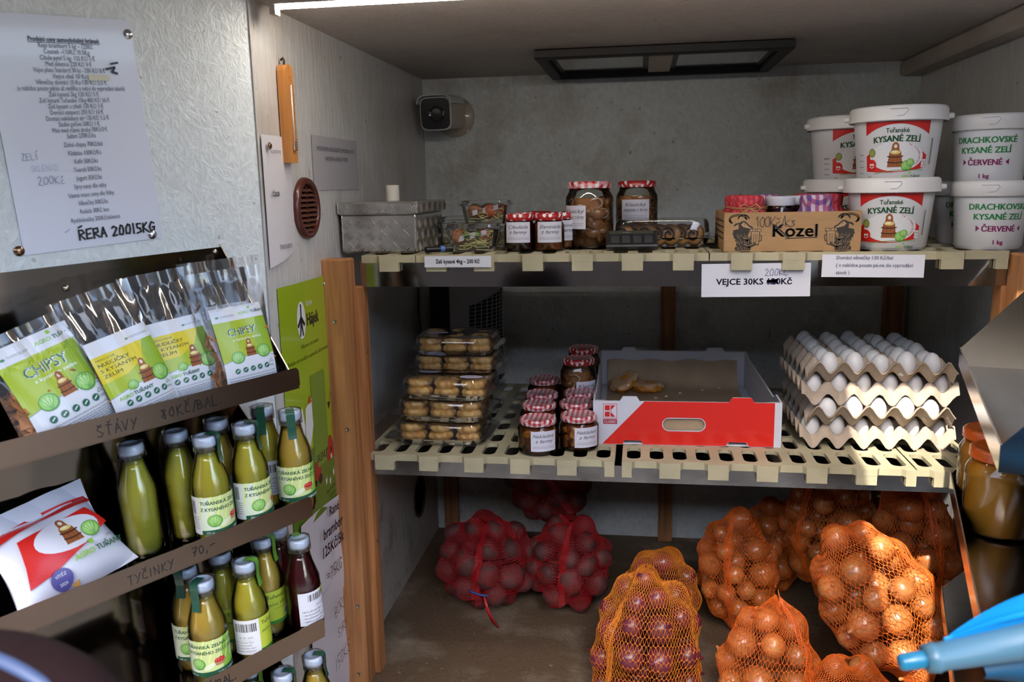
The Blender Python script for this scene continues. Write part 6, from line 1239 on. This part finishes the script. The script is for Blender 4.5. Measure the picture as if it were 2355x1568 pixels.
# honey jars
hon=mat('creamed_honey',(.95,.37,.035),.25,coat=.2)
lo=mat('lid_orange',(.80,.13,.01),.3,coat=.4,bump=.0008,bscale=220)
for px,py,l in ((2290,1000,'large honey jar with orange lid on the right rack, nearer the viewer'),(2255,960,'large honey jar with orange lid on the right rack, farther back')):
    p=at(px,py,'z',.895+.140); 
    q=RRM.inverted()@p; 
    t=jar(l,RRM@T((.19 if 'nearer' in l else .070),(.064 if 'nearer' in l else .060),.896),.0585 if 'nearer' in l else .056,.150,lo,hon,lidh=.018)
    MB().lathe([(.0001,.1506),(.024,.1505)],24).build('lid_sticker',mat('lid_sticker',(.62,.58,.55),.4,var=.4,vscale=60),t)
# dry orange net scraps on the upper right shelf
# ================================================================ FOREGROUND
ub=mat('umbrella_blue',(.0,.27,.66),.55,var=.15,vscale=6,bump=.0012,bscale=20); ub2=mat('umbrella_teal',(.06,.15,.21),.4,coat=.2)
UD=.78
def fgp(px,py,d): r=ray(px,py); return Vector(CP+r*d)
ax0=fgp(2068,1524,UD); ax1=fgp(2640,1440,UD*.99); X_=(ax1-ax0).normalized(); Y_=X_.cross(Vector((0,0,1))).normalized(); Z_=X_.cross(Y_)
UM=Matrix(((X_.x,Y_.x,-Z_.x,ax0.x),(X_.y,Y_.y,-Z_.y,ax0.y),(X_.z,Y_.z,-Z_.z,ax0.z),(0,0,0,1)))
um=thing('folded_umbrella','bright blue folded umbrella poking in blurred from the lower right','umbrella',mw=UM)
MB().tube([(0,0,0),(.003,0,0),(.024,0,0),(.026,0,0)],[.006,.0078,.0082,.0075],16).build('ferrule',mat('ferrule_teal',(.01,.16,.28),.35,coat=.3),um,smooth=True)
MB().tube([(.024,0,0),(.034,0,0),(.036,0,0),(.12,0,.004),(.26,0,.012)],[.0125,.0140,.0125,.0175,.024],18).build('wrapped_cover',ub2,um,smooth=True)
for k in range(5):
    a0=R(20+k*28); 
    def fold(u,v,a0=a0,k=k): L_=.045+.23*u; w_=.004+.085*u**.85*(1-.15*k); a=a0+v*.55*(1 if k%2 else -1); rr=w_*v; return (L_,-rr*math.cos(a)*.55-.006,rr*math.sin(a)+.010+.004*math.sin(v*6+u*8))
    MB().grid(fold,18,10).build('canopy_fold',ub,um,smooth=True)
def low(u,v): return (.075+.22*u,.01*math.sin(v*3)-.004,-.010-(.02+.09*u)*v+.004*math.sin(u*9))
MB().grid(low,14,8).build('canopy_underside',mat('umbrella_navy',(.0,.055,.12),.6),um,smooth=True)
# dark bag at the lower left, very close to the viewer
bagc=fgp(60,1830,.55)
sb=thing('dark_bag','dark maroon bag with pale blue piping, blurred in the lower left foreground','bag',loc=tuple(bagc),rotz=R(-15))
mar=mat('bag_maroon',(.008,.003,.004),.9,spec=.1,bump=.001,bscale=90)
MB().grid(lambda u,v:(.125*math.cos(u*2*PI)*math.sin(v*PI)**.6,.05*math.sin(u*2*PI)*math.sin(v*PI)**.6,-.105*math.cos(v*PI)),36,18,cu=True).build('body',mar,sb,smooth=True)
MB().tube([(.1255*math.cos(s),-.012,.1055*math.sin(s)**1.0) for s in np.linspace(0,PI,30)],.0045,8).build('piping',mat('piping_blue',(.03,.05,.12),.5),sb,smooth=True)
